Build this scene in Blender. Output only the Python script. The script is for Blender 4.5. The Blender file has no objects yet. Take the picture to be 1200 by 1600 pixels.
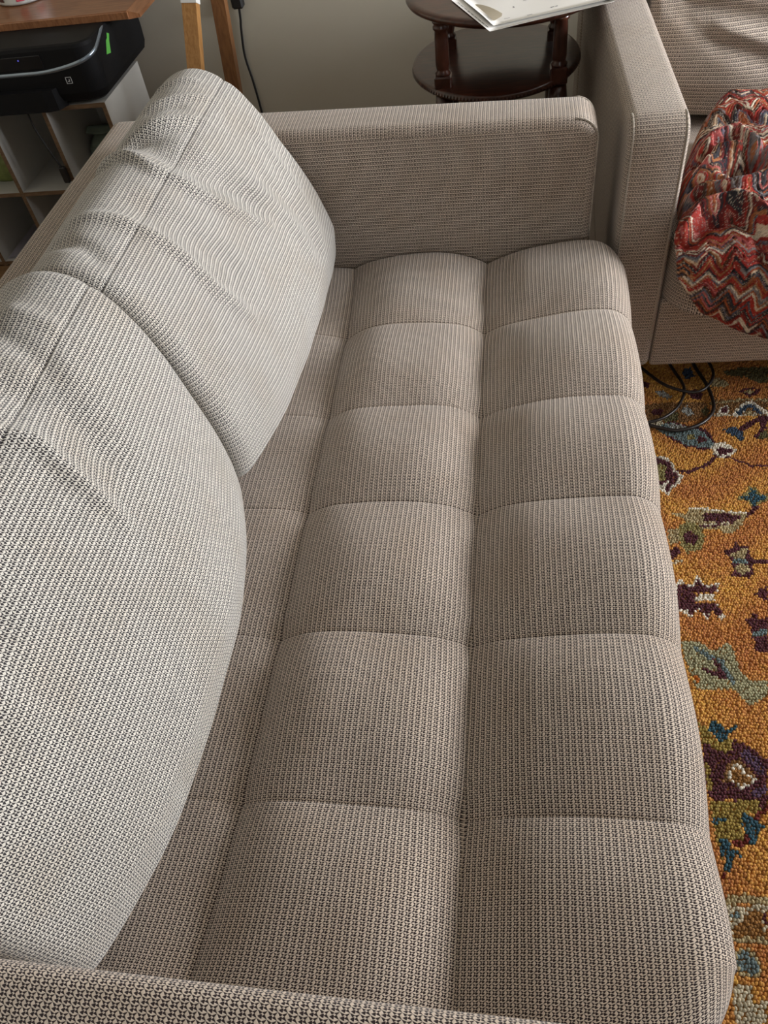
import bpy, math, random
import numpy as np
from mathutils import Matrix, Vector, Euler

random.seed(7)
RNG = np.random.default_rng(7)
scene = bpy.context.scene
COL = scene.collection

# ------------------------------------------------------------------ camera
cam_data = bpy.data.cameras.new('camera')
cam_data.sensor_fit = 'VERTICAL'
cam_data.sensor_height = 24.0
cam_data.lens = 18.0
cam_data.clip_start = 0.02
cam = bpy.data.objects.new('camera', cam_data)
COL.objects.link(cam)
right = Vector((0.98736119, 0.10888030, -0.11516493))
down = Vector((0.00998502, -0.76794798, -0.64043438))
fwd = Vector((-0.15817136, 0.63119012, -0.75932921))
m = Matrix.Identity(4)
for r in range(3):
    m[r][0], m[r][1], m[r][2] = right[r], -down[r], -fwd[r]
m.translation = Vector((0, 0, 1.48))
cam.matrix_world = m
scene.camera = cam

# ------------------------------------------------------------------ light
world = bpy.data.worlds.new('daylight'); scene.world = world
world.use_nodes = True
bg = world.node_tree.nodes['Background']
bg.inputs[0].default_value = (0.75, 0.87, 1.0, 1)
bg.inputs[1].default_value = 1.0

def area(name, loc, rot, sx, sy, power, color):
    d = bpy.data.lights.new(name, 'AREA'); d.shape = 'RECTANGLE'
    d.size, d.size_y, d.energy, d.color = sx, sy, power, color
    o = bpy.data.objects.new(name, d); COL.objects.link(o)
    o.location = loc; o.rotation_euler = rot
    return o
# daylight through the right wall's window, plus fill light added behind the camera
area('window_daylight', (3.36, 2.00, 1.48), (0, math.radians(85), 0), 1.2, 1.75, 200, (0.96, 0.97, 1.0))
area('rear_fill_light', (0.9, -2.75, 1.8), (math.radians(80), 0, 0), 1.8, 1.2, 12, (1.0, 0.95, 0.88))

vs = scene.view_settings
scene.display_settings.display_device = 'sRGB'
vs.view_transform = 'Standard'; vs.look = 'None'; vs.gamma = 1.0; vs.use_curve_mapping = False
vs.exposure = 0.33

# ------------------------------------------------------------------ materials
def new_mat(name):
    mt = bpy.data.materials.new(name); mt.use_nodes = True
    nt = mt.node_tree
    return mt, nt, nt.nodes['Principled BSDF']

def N(nt, kind, **kw):
    n = nt.nodes.new(kind)
    for k, v in kw.items():
        setattr(n, k, v)
    return n

def M(nt, op, a, b=None, c=None):
    n = N(nt, 'ShaderNodeMath', operation=op)
    for i, v in enumerate((a, b, c)):
        if v is None: continue
        if isinstance(v, (int, float)): n.inputs[i].default_value = v
        else: nt.links.new(v, n.inputs[i])
    return n.outputs[0]

def smooth(nt, x, lo, hi):
    n = N(nt, 'ShaderNodeMapRange', interpolation_type='SMOOTHSTEP')
    nt.links.new(x, n.inputs[0]); n.inputs[1].default_value = lo; n.inputs[2].default_value = hi
    return n.outputs[0]

def mixc(nt, f, a, b):
    n = N(nt, 'ShaderNodeMix', data_type='RGBA')
    for sock, v in ((n.inputs[0], f), (n.inputs[6], a), (n.inputs[7], b)):
        if isinstance(v, (int, float)): sock.default_value = v
        elif isinstance(v, tuple): sock.default_value = (*v, 1)
        else: nt.links.new(v, sock)
    return n.outputs[2]

def flat(name, col, rough=0.6, spec=0.5, metal=0.0, noise=0.0, scale=8.0, bump=0.0):
    mt, nt, b = new_mat(name)
    b.inputs['Roughness'].default_value = rough
    b.inputs['Metallic'].default_value = metal
    b.inputs['Specular IOR Level'].default_value = spec
    tc = N(nt, 'ShaderNodeTexCoord')
    nz = N(nt, 'ShaderNodeTexNoise'); nz.inputs['Scale'].default_value = scale; nz.inputs['Detail'].default_value = 5
    nt.links.new(tc.outputs['Object'], nz.inputs['Vector'])
    k = 1 - noise
    nt.links.new(mixc(nt, nz.outputs[0], tuple(c * k for c in col), tuple(min(1, c * (1 + noise)) for c in col)), b.inputs['Base Color'])
    if bump:
        bp = N(nt, 'ShaderNodeBump'); bp.inputs['Strength'].default_value = bump; bp.inputs['Distance'].default_value = 0.002
        nt.links.new(nz.outputs[0], bp.inputs['Height']); nt.links.new(bp.outputs[0], b.inputs['Normal'])
    return mt

def wood(name, c1, c2, rough, stretch, spec=0.5, coat=0.0):
    mt, nt, b = new_mat(name)
    tc = N(nt, 'ShaderNodeTexCoord'); mp = N(nt, 'ShaderNodeMapping')
    mp.inputs['Scale'].default_value = stretch
    nt.links.new(tc.outputs['Object'], mp.inputs[0])
    nz = N(nt, 'ShaderNodeTexNoise'); nz.inputs['Scale'].default_value = 6; nz.inputs['Detail'].default_value = 8
    nz.inputs['Distortion'].default_value = 0.6
    nt.links.new(mp.outputs[0], nz.inputs[0])
    nt.links.new(mixc(nt, smooth(nt, nz.outputs[0], 0.3, 0.7), c1, c2), b.inputs['Base Color'])
    b.inputs['Roughness'].default_value = rough
    b.inputs['Specular IOR Level'].default_value = spec
    b.inputs['Coat Weight'].default_value = coat; b.inputs['Coat Roughness'].default_value = 0.15
    return mt

def weave(name, light, dark, wu=0.0084, wv=0.0058, strength=1.0):
    """two-tone pinwheel weave laid out on the mesh's UVs (metres)"""
    mt, nt, b = new_mat(name)
    uv = N(nt, 'ShaderNodeUVMap'); uv.uv_map = 'UVMap'
    sp = N(nt, 'ShaderNodeSeparateXYZ'); nt.links.new(uv.outputs[0], sp.inputs[0])
    wob = N(nt, 'ShaderNodeTexNoise'); wob.inputs['Scale'].default_value = 45
    nt.links.new(uv.outputs[0], wob.inputs[0])
    w = M(nt, 'MULTIPLY', M(nt, 'SUBTRACT', wob.outputs[0], 0.5), 0.0025)
    a = M(nt, 'MULTIPLY', M(nt, 'ADD', sp.outputs[0], w), 2 / wu)
    c = M(nt, 'MULTIPLY', M(nt, 'ADD', sp.outputs[1], w), 2 / wv)
    ia, ic = M(nt, 'FLOOR', a), M(nt, 'FLOOR', c)
    fa, fc = M(nt, 'SUBTRACT', M(nt, 'SUBTRACT', a, ia), 0.5), M(nt, 'SUBTRACT', M(nt, 'SUBTRACT', c, ic), 0.5)
    right_ = M(nt, 'FLOORED_MODULO', ia, 2.0); up_ = M(nt, 'FLOORED_MODULO', ic, 2.0)
    par = M(nt, 'FLOORED_MODULO', M(nt, 'ADD', ia, ic), 2.0)          # 0: arms of the slash, 1: arms of the backslash
    sgn = M(nt, 'SUBTRACT', M(nt, 'MULTIPLY', right_, 2.0), 1.0)
    q0 = M(nt, 'MULTIPLY', M(nt, 'ADD', fa, fc), sgn)                 # grows outward from the crossing
    k0 = smooth(nt, M(nt, 'SUBTRACT', M(nt, 'ABSOLUTE', M(nt, 'SUBTRACT', fa, fc)), M(nt, 'MULTIPLY_ADD', q0, 0.32, 0.35)), 0.10, -0.10)
    k0 = M(nt, 'MULTIPLY', k0, smooth(nt, q0, 0.72, 0.50))
    q1 = M(nt, 'SUBTRACT', fa, fc)
    kr = smooth(nt, M(nt, 'SUBTRACT', M(nt, 'ABSOLUTE', M(nt, 'ADD', fa, fc)), M(nt, 'MULTIPLY_ADD', q1, 0.32, 0.32)), 0.10, -0.10)
    kr = M(nt, 'MULTIPLY', kr, smooth(nt, q1, 0.70, 0.48))
    kl = smooth(nt, M(nt, 'ADD', M(nt, 'ABSOLUTE', fc), M(nt, 'MULTIPLY_ADD', fa, 0.78, -0.05)), 0.36, 0.20)
    k1 = M(nt, 'ADD', M(nt, 'MULTIPLY', kr, right_), M(nt, 'MULTIPLY', kl, M(nt, 'SUBTRACT', 1.0, right_)))
    mask = M(nt, 'ADD', M(nt, 'MULTIPLY', k0, M(nt, 'SUBTRACT', 1.0, par)), M(nt, 'MULTIPLY', k1, par))
    # every stitch a little different
    cell = N(nt, 'ShaderNodeCombineXYZ'); nt.links.new(ia, cell.inputs[0]); nt.links.new(ic, cell.inputs[1])
    wn = N(nt, 'ShaderNodeTexWhiteNoise', noise_dimensions='2D'); nt.links.new(cell.outputs[0], wn.inputs[0])
    big = N(nt, 'ShaderNodeTexNoise'); big.inputs['Scale'].default_value = 9; big.inputs['Detail'].default_value = 4
    nt.links.new(uv.outputs[0], big.inputs[0])
    lt = mixc(nt, wn.outputs[0], tuple(v * 0.86 for v in light), tuple(min(1, v * 1.1) for v in light))
    lt = mixc(nt, M(nt, 'MULTIPLY', smooth(nt, big.outputs[0], 0.42, 0.72), 0.35), lt, tuple(v * s for v, s in zip(light, (0.84, 0.76, 0.66))))
    nt.links.new(mixc(nt, M(nt, 'MULTIPLY', mask, strength), lt, dark), b.inputs['Base Color'])
    b.inputs['Roughness'].default_value = 0.95
    b.inputs['Specular IOR Level'].default_value = 0.15
    b.inputs['Sheen Weight'].default_value = 0.25; b.inputs['Sheen Roughness'].default_value = 0.5
    bp = N(nt, 'ShaderNodeBump'); bp.inputs['Strength'].default_value = 0.55; bp.inputs['Distance'].default_value = 0.0015
    nt.links.new(M(nt, 'SUBTRACT', 1.0, mask), bp.inputs['Height']); nt.links.new(bp.outputs[0], b.inputs['Normal'])
    return mt

def attr_mat(name, rough=0.9, sheen=0.2, bump_scale=0, bump=0.0):
    mt, nt, b = new_mat(name)
    at = N(nt, 'ShaderNodeAttribute'); at.attribute_name = 'yarn'
    nt.links.new(at.outputs[0], b.inputs['Base Color'])
    b.inputs['Roughness'].default_value = rough; b.inputs['Specular IOR Level'].default_value = 0.25
    b.inputs['Sheen Weight'].default_value = sheen
    if bump_scale:
        tc = N(nt, 'ShaderNodeTexCoord')
        nz = N(nt, 'ShaderNodeTexNoise'); nz.inputs['Scale'].default_value = bump_scale
        nt.links.new(tc.outputs['Object'], nz.inputs[0])
        bp = N(nt, 'ShaderNodeBump'); bp.inputs['Strength'].default_value = bump; bp.inputs['Distance'].default_value = 0.002
        nt.links.new(nz.outputs[0], bp.inputs['Height']); nt.links.new(bp.outputs[0], b.inputs['Normal'])
    return mt

LIGHT, DARK = (0.68, 0.575, 0.475), (0.030, 0.018, 0.018)
MAT = {
    'fabric': weave('sofa_weave', LIGHT, DARK),
    'cushion_fabric': weave('cushion_weave', (0.76, 0.72, 0.65), (0.040, 0.036, 0.040)),
    'piping': weave('piping_weave', (0.60, 0.53, 0.44), DARK, 0.0042, 0.0030, 0.7),
    'wall': flat('wall_paint', (0.60, 0.56, 0.46), 0.85, 0.2, noise=0.02, scale=3, bump=0.05),
    'ceiling': flat('ceiling_paint', (0.55, 0.54, 0.51), 0.9, 0.2),
    'floor': wood('floor_boards', (0.20, 0.11, 0.05), (0.30, 0.17, 0.08), 0.45, (1, 14, 1)),
    'white_trim': flat('white_trim', (0.75, 0.75, 0.72), 0.5),
    'desk_wood': wood('desk_laminate', (0.20, 0.075, 0.030), (0.33, 0.145, 0.062), 0.35, (2, 18, 6)),
    'desk_edge': wood('desk_edge', (0.23, 0.095, 0.040), (0.36, 0.16, 0.07), 0.35, (18, 2, 6)),
    'mahogany': wood('mahogany', (0.035, 0.010, 0.006), (0.085, 0.026, 0.014), 0.28, (3, 14, 3), coat=0.35),
    'oak': wood('oak', (0.33, 0.15, 0.040), (0.45, 0.23, 0.075), 0.45, (24, 24, 2)),
    'oak_dark': wood('oak_dark', (0.17, 0.065, 0.020), (0.25, 0.11, 0.035), 0.45, (24, 24, 2)),
    'white_board': flat('white_laminate', (0.50, 0.49, 0.46), 0.4, 0.4, noise=0.03),
    'raw_edge': wood('chipboard_edge', (0.13, 0.075, 0.038), (0.19, 0.115, 0.06), 0.7, (4, 4, 20)),
    'black_plastic': flat('black_plastic', (0.008, 0.008, 0.009), 0.55, 0.14),
    'black_gloss': flat('black_gloss', (0.006, 0.006, 0.008), 0.12, 0.5),
    'silver': flat('silver_trim', (0.30, 0.36, 0.43), 0.26, 0.5, metal=0.8),
    'green_tape': flat('green_tape', (0.10, 0.42, 0.06), 0.6),
    'badge_white': flat('badge_white', (0.55, 0.55, 0.55), 0.5),
    'rubber': flat('black_rubber', (0.012, 0.011, 0.011), 0.5),
    'brown_rubber': flat('dark_cable', (0.022, 0.016, 0.014), 0.38),
    'paper': flat('paper', (0.88, 0.86, 0.82), 0.8, 0.2, noise=0.02),
    'paper_tan': flat('paper_tan', (0.62, 0.55, 0.43), 0.8, 0.2, noise=0.05, scale=30),
    'ink': flat('ink', (0.10, 0.10, 0.11), 0.8),
    'tin': flat('tin', (0.55, 0.56, 0.55), 0.35, 0.5, metal=0.5, noise=0.1, scale=30),
    'red_print': flat('red_print', (0.55, 0.06, 0.10), 0.5),
    'dark_print': flat('dark_print', (0.10, 0.035, 0.03), 0.5),
    'bag_white': flat('bag_white', (0.60, 0.62, 0.58), 0.4, noise=0.1, scale=30),
    'bag_green': flat('bag_green', (0.20, 0.24, 0.07), 0.45, noise=0.4, scale=50),
    'pale_green': flat('pale_green', (0.20, 0.25, 0.20), 0.5, noise=0.2, scale=30),
    'lilac_paper': flat('lilac_paper', (0.44, 0.42, 0.48), 0.8, noise=0.03),
    'black_wood': flat('black_wood', (0.02, 0.016, 0.013), 0.5),
    'thread': flat('thread', (0.70, 0.66, 0.58), 0.8),
    'rug_base': flat('rug_backing', (0.42, 0.19, 0.045), 0.95, 0.1, noise=0.35, scale=60, bump=1.0),
    'rug_pile': attr_mat('rug_wool', 0.92, 0.1),
    'knit': attr_mat('knit_yarn', 0.9, 0.0, 900, 0.7),
    'led': None,
}
mt, nt, b = new_mat('blue_light')
b.inputs['Base Color'].default_value = (0.02, 0.02, 0.1, 1)
b.inputs['Emission Color'].default_value = (0.15, 0.15, 1, 1); b.inputs['Emission Strength'].default_value = 0.6
MAT['led'] = mt
mt, nt, b = new_mat('window_glass')
tr = N(nt, 'ShaderNodeBsdfTransparent'); gl = N(nt, 'ShaderNodeBsdfGlossy'); gl.inputs['Roughness'].default_value = 0.02
fr = N(nt, 'ShaderNodeFresnel'); mx = N(nt, 'ShaderNodeMixShader')
nt.links.new(fr.outputs[0], mx.inputs[0]); nt.links.new(tr.outputs[0], mx.inputs[1]); nt.links.new(gl.outputs[0], mx.inputs[2])
nt.links.new(mx.outputs[0], nt.nodes['Material Output'].inputs[0])
MAT['glass'] = mt

# ------------------------------------------------------------------ mesh helpers
def link(name, V, F, mat, parent=None, UV=None, shade=True, vcol=None, origin=(0, 0, 0)):
    me = bpy.data.meshes.new(name)
    V = np.asarray(V, float) - np.asarray(origin, float)
    me.from_pydata(V.tolist(), [], [tuple(int(i) for i in f) for f in F])
    if UV is not None:                      # UV per loop, in face order
        lay = me.uv_layers.new(name='UVMap')
        lay.data.foreach_set('uv', np.asarray(UV, np.float32).ravel())
    if vcol is not None:
        at = me.color_attributes.new('yarn', 'FLOAT_COLOR', 'POINT')
        at.data.foreach_set('color', np.column_stack([vcol, np.ones(len(vcol))]).astype(np.float32).ravel())
    if mat is not None:
        me.materials.append(MAT[mat] if isinstance(mat, str) else mat)
    if shade:
        me.polygons.foreach_set('use_smooth', np.ones(len(me.polygons), bool))
    me.update()
    o = bpy.data.objects.new(name, me); COL.objects.link(o)
    if parent is not None: o.parent = parent
    else: o.location = origin
    return o

def empty(name, loc, label, cat, group=None, rotz=0.0):
    o = bpy.data.objects.new(name, None); COL.objects.link(o)
    o.location = loc; o.rotation_euler = (0, 0, rotz); o.empty_display_size = 0.1
    return tag(o, label, cat, group)

def tag(o, label, cat, group=None):
    o['label'] = label; o['category'] = cat
    if group: o['group'] = group
    return o

class MB:
    """collects simple solids into one mesh"""
    def __init__(self): self.V, self.F = [], []
    def add(self, V, F):
        n = len(self.V); self.V += [tuple(v) for v in V]; self.F += [tuple(i + n for i in f) for f in F]
    def box(self, x0, x1, y0, y1, z0, z1, bev=0.0):
        if bev <= 0:
            V = [(x, y, z) for x in (x0, x1) for y in (y0, y1) for z in (z0, z1)]
            F = [(0, 1, 3, 2), (4, 6, 7, 5), (0, 4, 5, 1), (2, 3, 7, 6), (0, 2, 6, 4), (1, 5, 7, 3)]
            self.add(V, F); return
        # chamfered box: three inset quads per corner
        c = np.array([(x0 + x1) / 2, (y0 + y1) / 2, (z0 + z1) / 2]); h = np.array([(x1 - x0) / 2, (y1 - y0) / 2, (z1 - z0) / 2])
        idx = {}; V = []
        for sx in (-1, 1):
            for sy in (-1, 1):
                for sz in (-1, 1):
                    for ax in range(3):
                        p = np.array([sx, sy, sz]) * (h - bev); p[ax] = (sx, sy, sz)[ax] * h[ax]
                        idx[(sx, sy, sz, ax)] = len(V); V.append(c + p)
        F = []
        s = (-1, 1)
        for ax in range(3):
            for sg in s:
                o = [i for i in range(3) if i != ax]; q = []
                for a, b2 in ((-1, -1), (1, -1), (1, 1), (-1, 1)):
                    k = [0, 0, 0]; k[ax] = sg; k[o[0]] = a; k[o[1]] = b2; q.append(idx[(*k, ax)])
                F.append(q)
        for ax in range(3):
            o = [i for i in range(3) if i != ax]
            for a in s:
                for b2 in s:
                    k0 = [0, 0, 0]; k0[o[0]] = a; k0[o[1]] = b2; k1 = list(k0); k0[ax] = -1; k1[ax] = 1
                    F.append([idx[(*k0, o[0])], idx[(*k1, o[0])], idx[(*k1, o[1])], idx[(*k0, o[1])]])
        for sx in s:
            for sy in s:
                for sz in s: F.append([idx[(sx, sy, sz, a)] for a in range(3)])
        # fix winding
        FF = []
        for f in F:
            P = np.array([V[i] for i in f]); n = np.cross(P[1] - P[0], P[2] - P[0])
            FF.append(f if np.dot(n, P.mean(0) - c) > 0 else f[::-1])
        self.add(V, FF)
    def tube(self, pts, r, n=10, caps=True):
        V, F = tube_geo(pts, r, n, caps); self.add(V, F)
    def lathe(self, prof, c, n=48):
        V, F = lathe_geo(prof, c, n); self.add(V, F)
    def build(self, name, mat, parent=None, shade=False, origin=(0, 0, 0)):
        return link(name, self.V, self.F, mat, parent, None, shade, None, origin)

def frames(P):
    P = np.asarray(P, float); T = np.gradient(P, axis=0); T /= np.linalg.norm(T, axis=1)[:, None] + 1e-12
    up = np.array([0, 0, 1.0]) if abs(T[0][2]) < 0.9 else np.array([1.0, 0, 0])
    U = []; u = np.cross(T[0], up); u /= np.linalg.norm(u)
    for t in T:
        u = u - t * np.dot(u, t); u /= np.linalg.norm(u) + 1e-12; U.append(u)
    U = np.array(U); W = np.cross(T, U)
    return P, T, U, W

def tube_geo(pts, r, n=10, caps=True):
    P, T, U, W = frames(pts); m_ = len(P)
    r = np.broadcast_to(np.asarray(r, float), (m_,))
    a = np.linspace(0, 2 * np.pi, n, endpoint=False)
    V = (P[:, None] + r[:, None, None] * (np.cos(a)[None, :, None] * U[:, None] + np.sin(a)[None, :, None] * W[:, None])).reshape(-1, 3)
    F = [(i * n + j, i * n + (j + 1) % n, (i + 1) * n + (j + 1) % n, (i + 1) * n + j) for i in range(m_ - 1) for j in range(n)]
    if caps: F += [tuple(range(n - 1, -1, -1)), tuple((m_ - 1) * n + j for j in range(n))]
    return V, F

def lathe_geo(prof, c, n=48):
    a = np.linspace(0, 2 * np.pi, n, endpoint=False); V = []
    for r, z in prof:
        V += [(c[0] + r * math.cos(t), c[1] + r * math.sin(t), c[2] + z) for t in a]
    k = len(prof)
    F = [(i * n + j, i * n + (j + 1) % n, (i + 1) * n + (j + 1) % n, (i + 1) * n + j) for i in range(k - 1) for j in range(n)]
    F += [tuple(range(n - 1, -1, -1)), tuple((k - 1) * n + j for j in range(n))]
    return V, F

def spline(pts, n, closed=False):
    """Catmull-Rom through pts"""
    P = np.asarray(pts, float)
    if closed: Q = np.vstack([P[-1], P, P[0], P[1]]); segs = len(P)
    else: Q = np.vstack([2 * P[0] - P[1], P, 2 * P[-1] - P[-2]]); segs = len(P) - 1
    t = np.linspace(0, segs, n, endpoint=not closed); out = []
    for v in t:
        i = min(int(v), segs - 1); u = v - i
        p0, p1, p2, p3 = Q[i], Q[i + 1], Q[i + 2], Q[i + 3]
        out.append(0.5 * ((2 * p1) + (p2 - p0) * u + (2 * p0 - 5 * p1 + 4 * p2 - p3) * u ** 2 + (3 * p1 - p0 - 3 * p2 + p3) * u ** 3))
    return np.array(out)

def round_poly(pts, radii, seg=7):
    """closed 2-D polygon with rounded corners (counter-clockwise)"""
    P = np.asarray(pts, float); n = len(P); out = []
    if isinstance(radii, (int, float)): radii = [radii] * n
    for i in range(n):
        a, b, c = P[i - 1], P[i], P[(i + 1) % n]
        u = (a - b) / np.linalg.norm(a - b); v = (c - b) / np.linalg.norm(c - b)
        r = radii[i]
        if r <= 0: out.append(b); continue
        cosang = np.dot(u, v); half = math.acos(max(-1, min(1, cosang))) / 2
        d = r / math.tan(half); p0, p1 = b + u * d, b + v * d
        ctr = b + (u + v) / np.linalg.norm(u + v) * (r / math.sin(half))
        a0 = math.atan2(*(p0 - ctr)[::-1]); a1 = math.atan2(*(p1 - ctr)[::-1])
        da = (a1 - a0 + math.pi) % (2 * math.pi) - math.pi
        for k in range(seg + 1):
            t = a0 + da * k / seg; out.append(ctr + r * np.array([math.cos(t), math.sin(t)]))
    return np.array(out)

def densify(P, step):
    out = []
    n = len(P)
    for i in range(n):
        a, b = P[i], P[(i + 1) % n]; k = max(1, int(np.linalg.norm(b - a) / step))
        for j in range(k): out.append(a + (b - a) * j / k)
    return np.array(out)

def prism(prof, y0, y1, r, ys=None, seg=6, dom=3, disp=None, dome=0.0):
    """closed xz profile (ccw seen from -y... any) swept along y with rounded ends; returns V, F, UV.
    disp(X, Z, S, Y, NX, NZ) -> offset along the profile normal"""
    P = np.asarray(prof, float); n = len(P)
    d = np.roll(P, -1, 0) - np.roll(P, 1, 0); d /= np.linalg.norm(d, axis=1)[:, None]
    area2 = np.sum(P[:, 0] * np.roll(P[:, 1], -1) - np.roll(P[:, 0], -1) * P[:, 1])
    Nn = np.column_stack([d[:, 1], -d[:, 0]]) * (1 if area2 > 0 else -1)
    S = np.concatenate([[0], np.cumsum(np.linalg.norm(np.diff(P, axis=0), axis=1))])
    Ltot = S[-1] + np.linalg.norm(P[0] - P[-1])
    th = np.linspace(0, np.pi / 2, seg + 1)
    if ys is None: ys = np.linspace(y0 + r, y1 - r, 8)
    rows = [(y0 + r - r * math.cos(t), r * (1 - math.sin(t))) for t in th[:-1]]
    rows += [(y, 0.0) for y in ys]
    rows += [(y1 - r + r * math.sin(t), r * (1 - math.cos(t))) for t in th[1:]]
    R = len(rows)
    VV = np.array([y0 + r - r * (np.pi / 2 - t) for t in th[:-1]] + list(ys) + [y1 - r + r * t for t in th[1:]])
    Y = np.array([q[0] for q in rows]); I = np.array([q[1] for q in rows])
    X = P[None, :, 0] - I[:, None] * Nn[None, :, 0]; Z = P[None, :, 1] - I[:, None] * Nn[None, :, 1]
    YY = np.repeat(Y[:, None], n, 1)
    if disp is not None:
        o = disp(X, Z, np.repeat(S[None], R, 0), YY)
        X = X + o * Nn[None, :, 0]; Z = Z + o * Nn[None, :, 1]
    V = np.stack([X, YY, Z], -1).reshape(-1, 3).tolist()
    F, UV = [], []
    for i in range(R - 1):
        for j in range(n):
            k = (j + 1) % n
            F.append((i * n + j, i * n + k, (i + 1) * n + k, (i + 1) * n + j))
            s0, s1 = S[j], (S[k] if k else Ltot)
            UV += [(s0, VV[i]), (s1, VV[i]), (s1, VV[i + 1]), (s0, VV[i + 1])]
    flip = area2 < 0
    # caps
    for end, i, sg in ((0, 0, -1), (1, R - 1, 1)):
        base = i * n; ring = list(range(base, base + n)); c = np.array(V)[ring].mean(0)
        prev = ring
        for q in range(1, dom + 1):
            f = 1 - q / (dom + 1); cur = []
            for j in range(n):
                p = c + (np.array(V[ring[j]]) - c) * f
                p[1] += sg * dome * (1 - f * f); cur.append(len(V)); V.append(p.tolist())
            for j in range(n):
                k = (j + 1) % n
                q4 = (prev[j], cur[j], cur[k], prev[k]) if end == 0 else (prev[j], prev[k], cur[k], cur[j])
                F.append(q4); UV += [(V[t][2], V[t][0]) for t in q4]
            prev = cur
        ci = len(V); V.append([c[0], c[1] + sg * dome, c[2]])
        for j in range(n):
            k = (j + 1) % n
            q3 = (prev[j], ci, prev[k]) if end == 0 else (prev[j], prev[k], ci)
            F.append(q3); UV += [(V[t][2], V[t][0]) for t in q3]
    return np.array(V), F, UV

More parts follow.
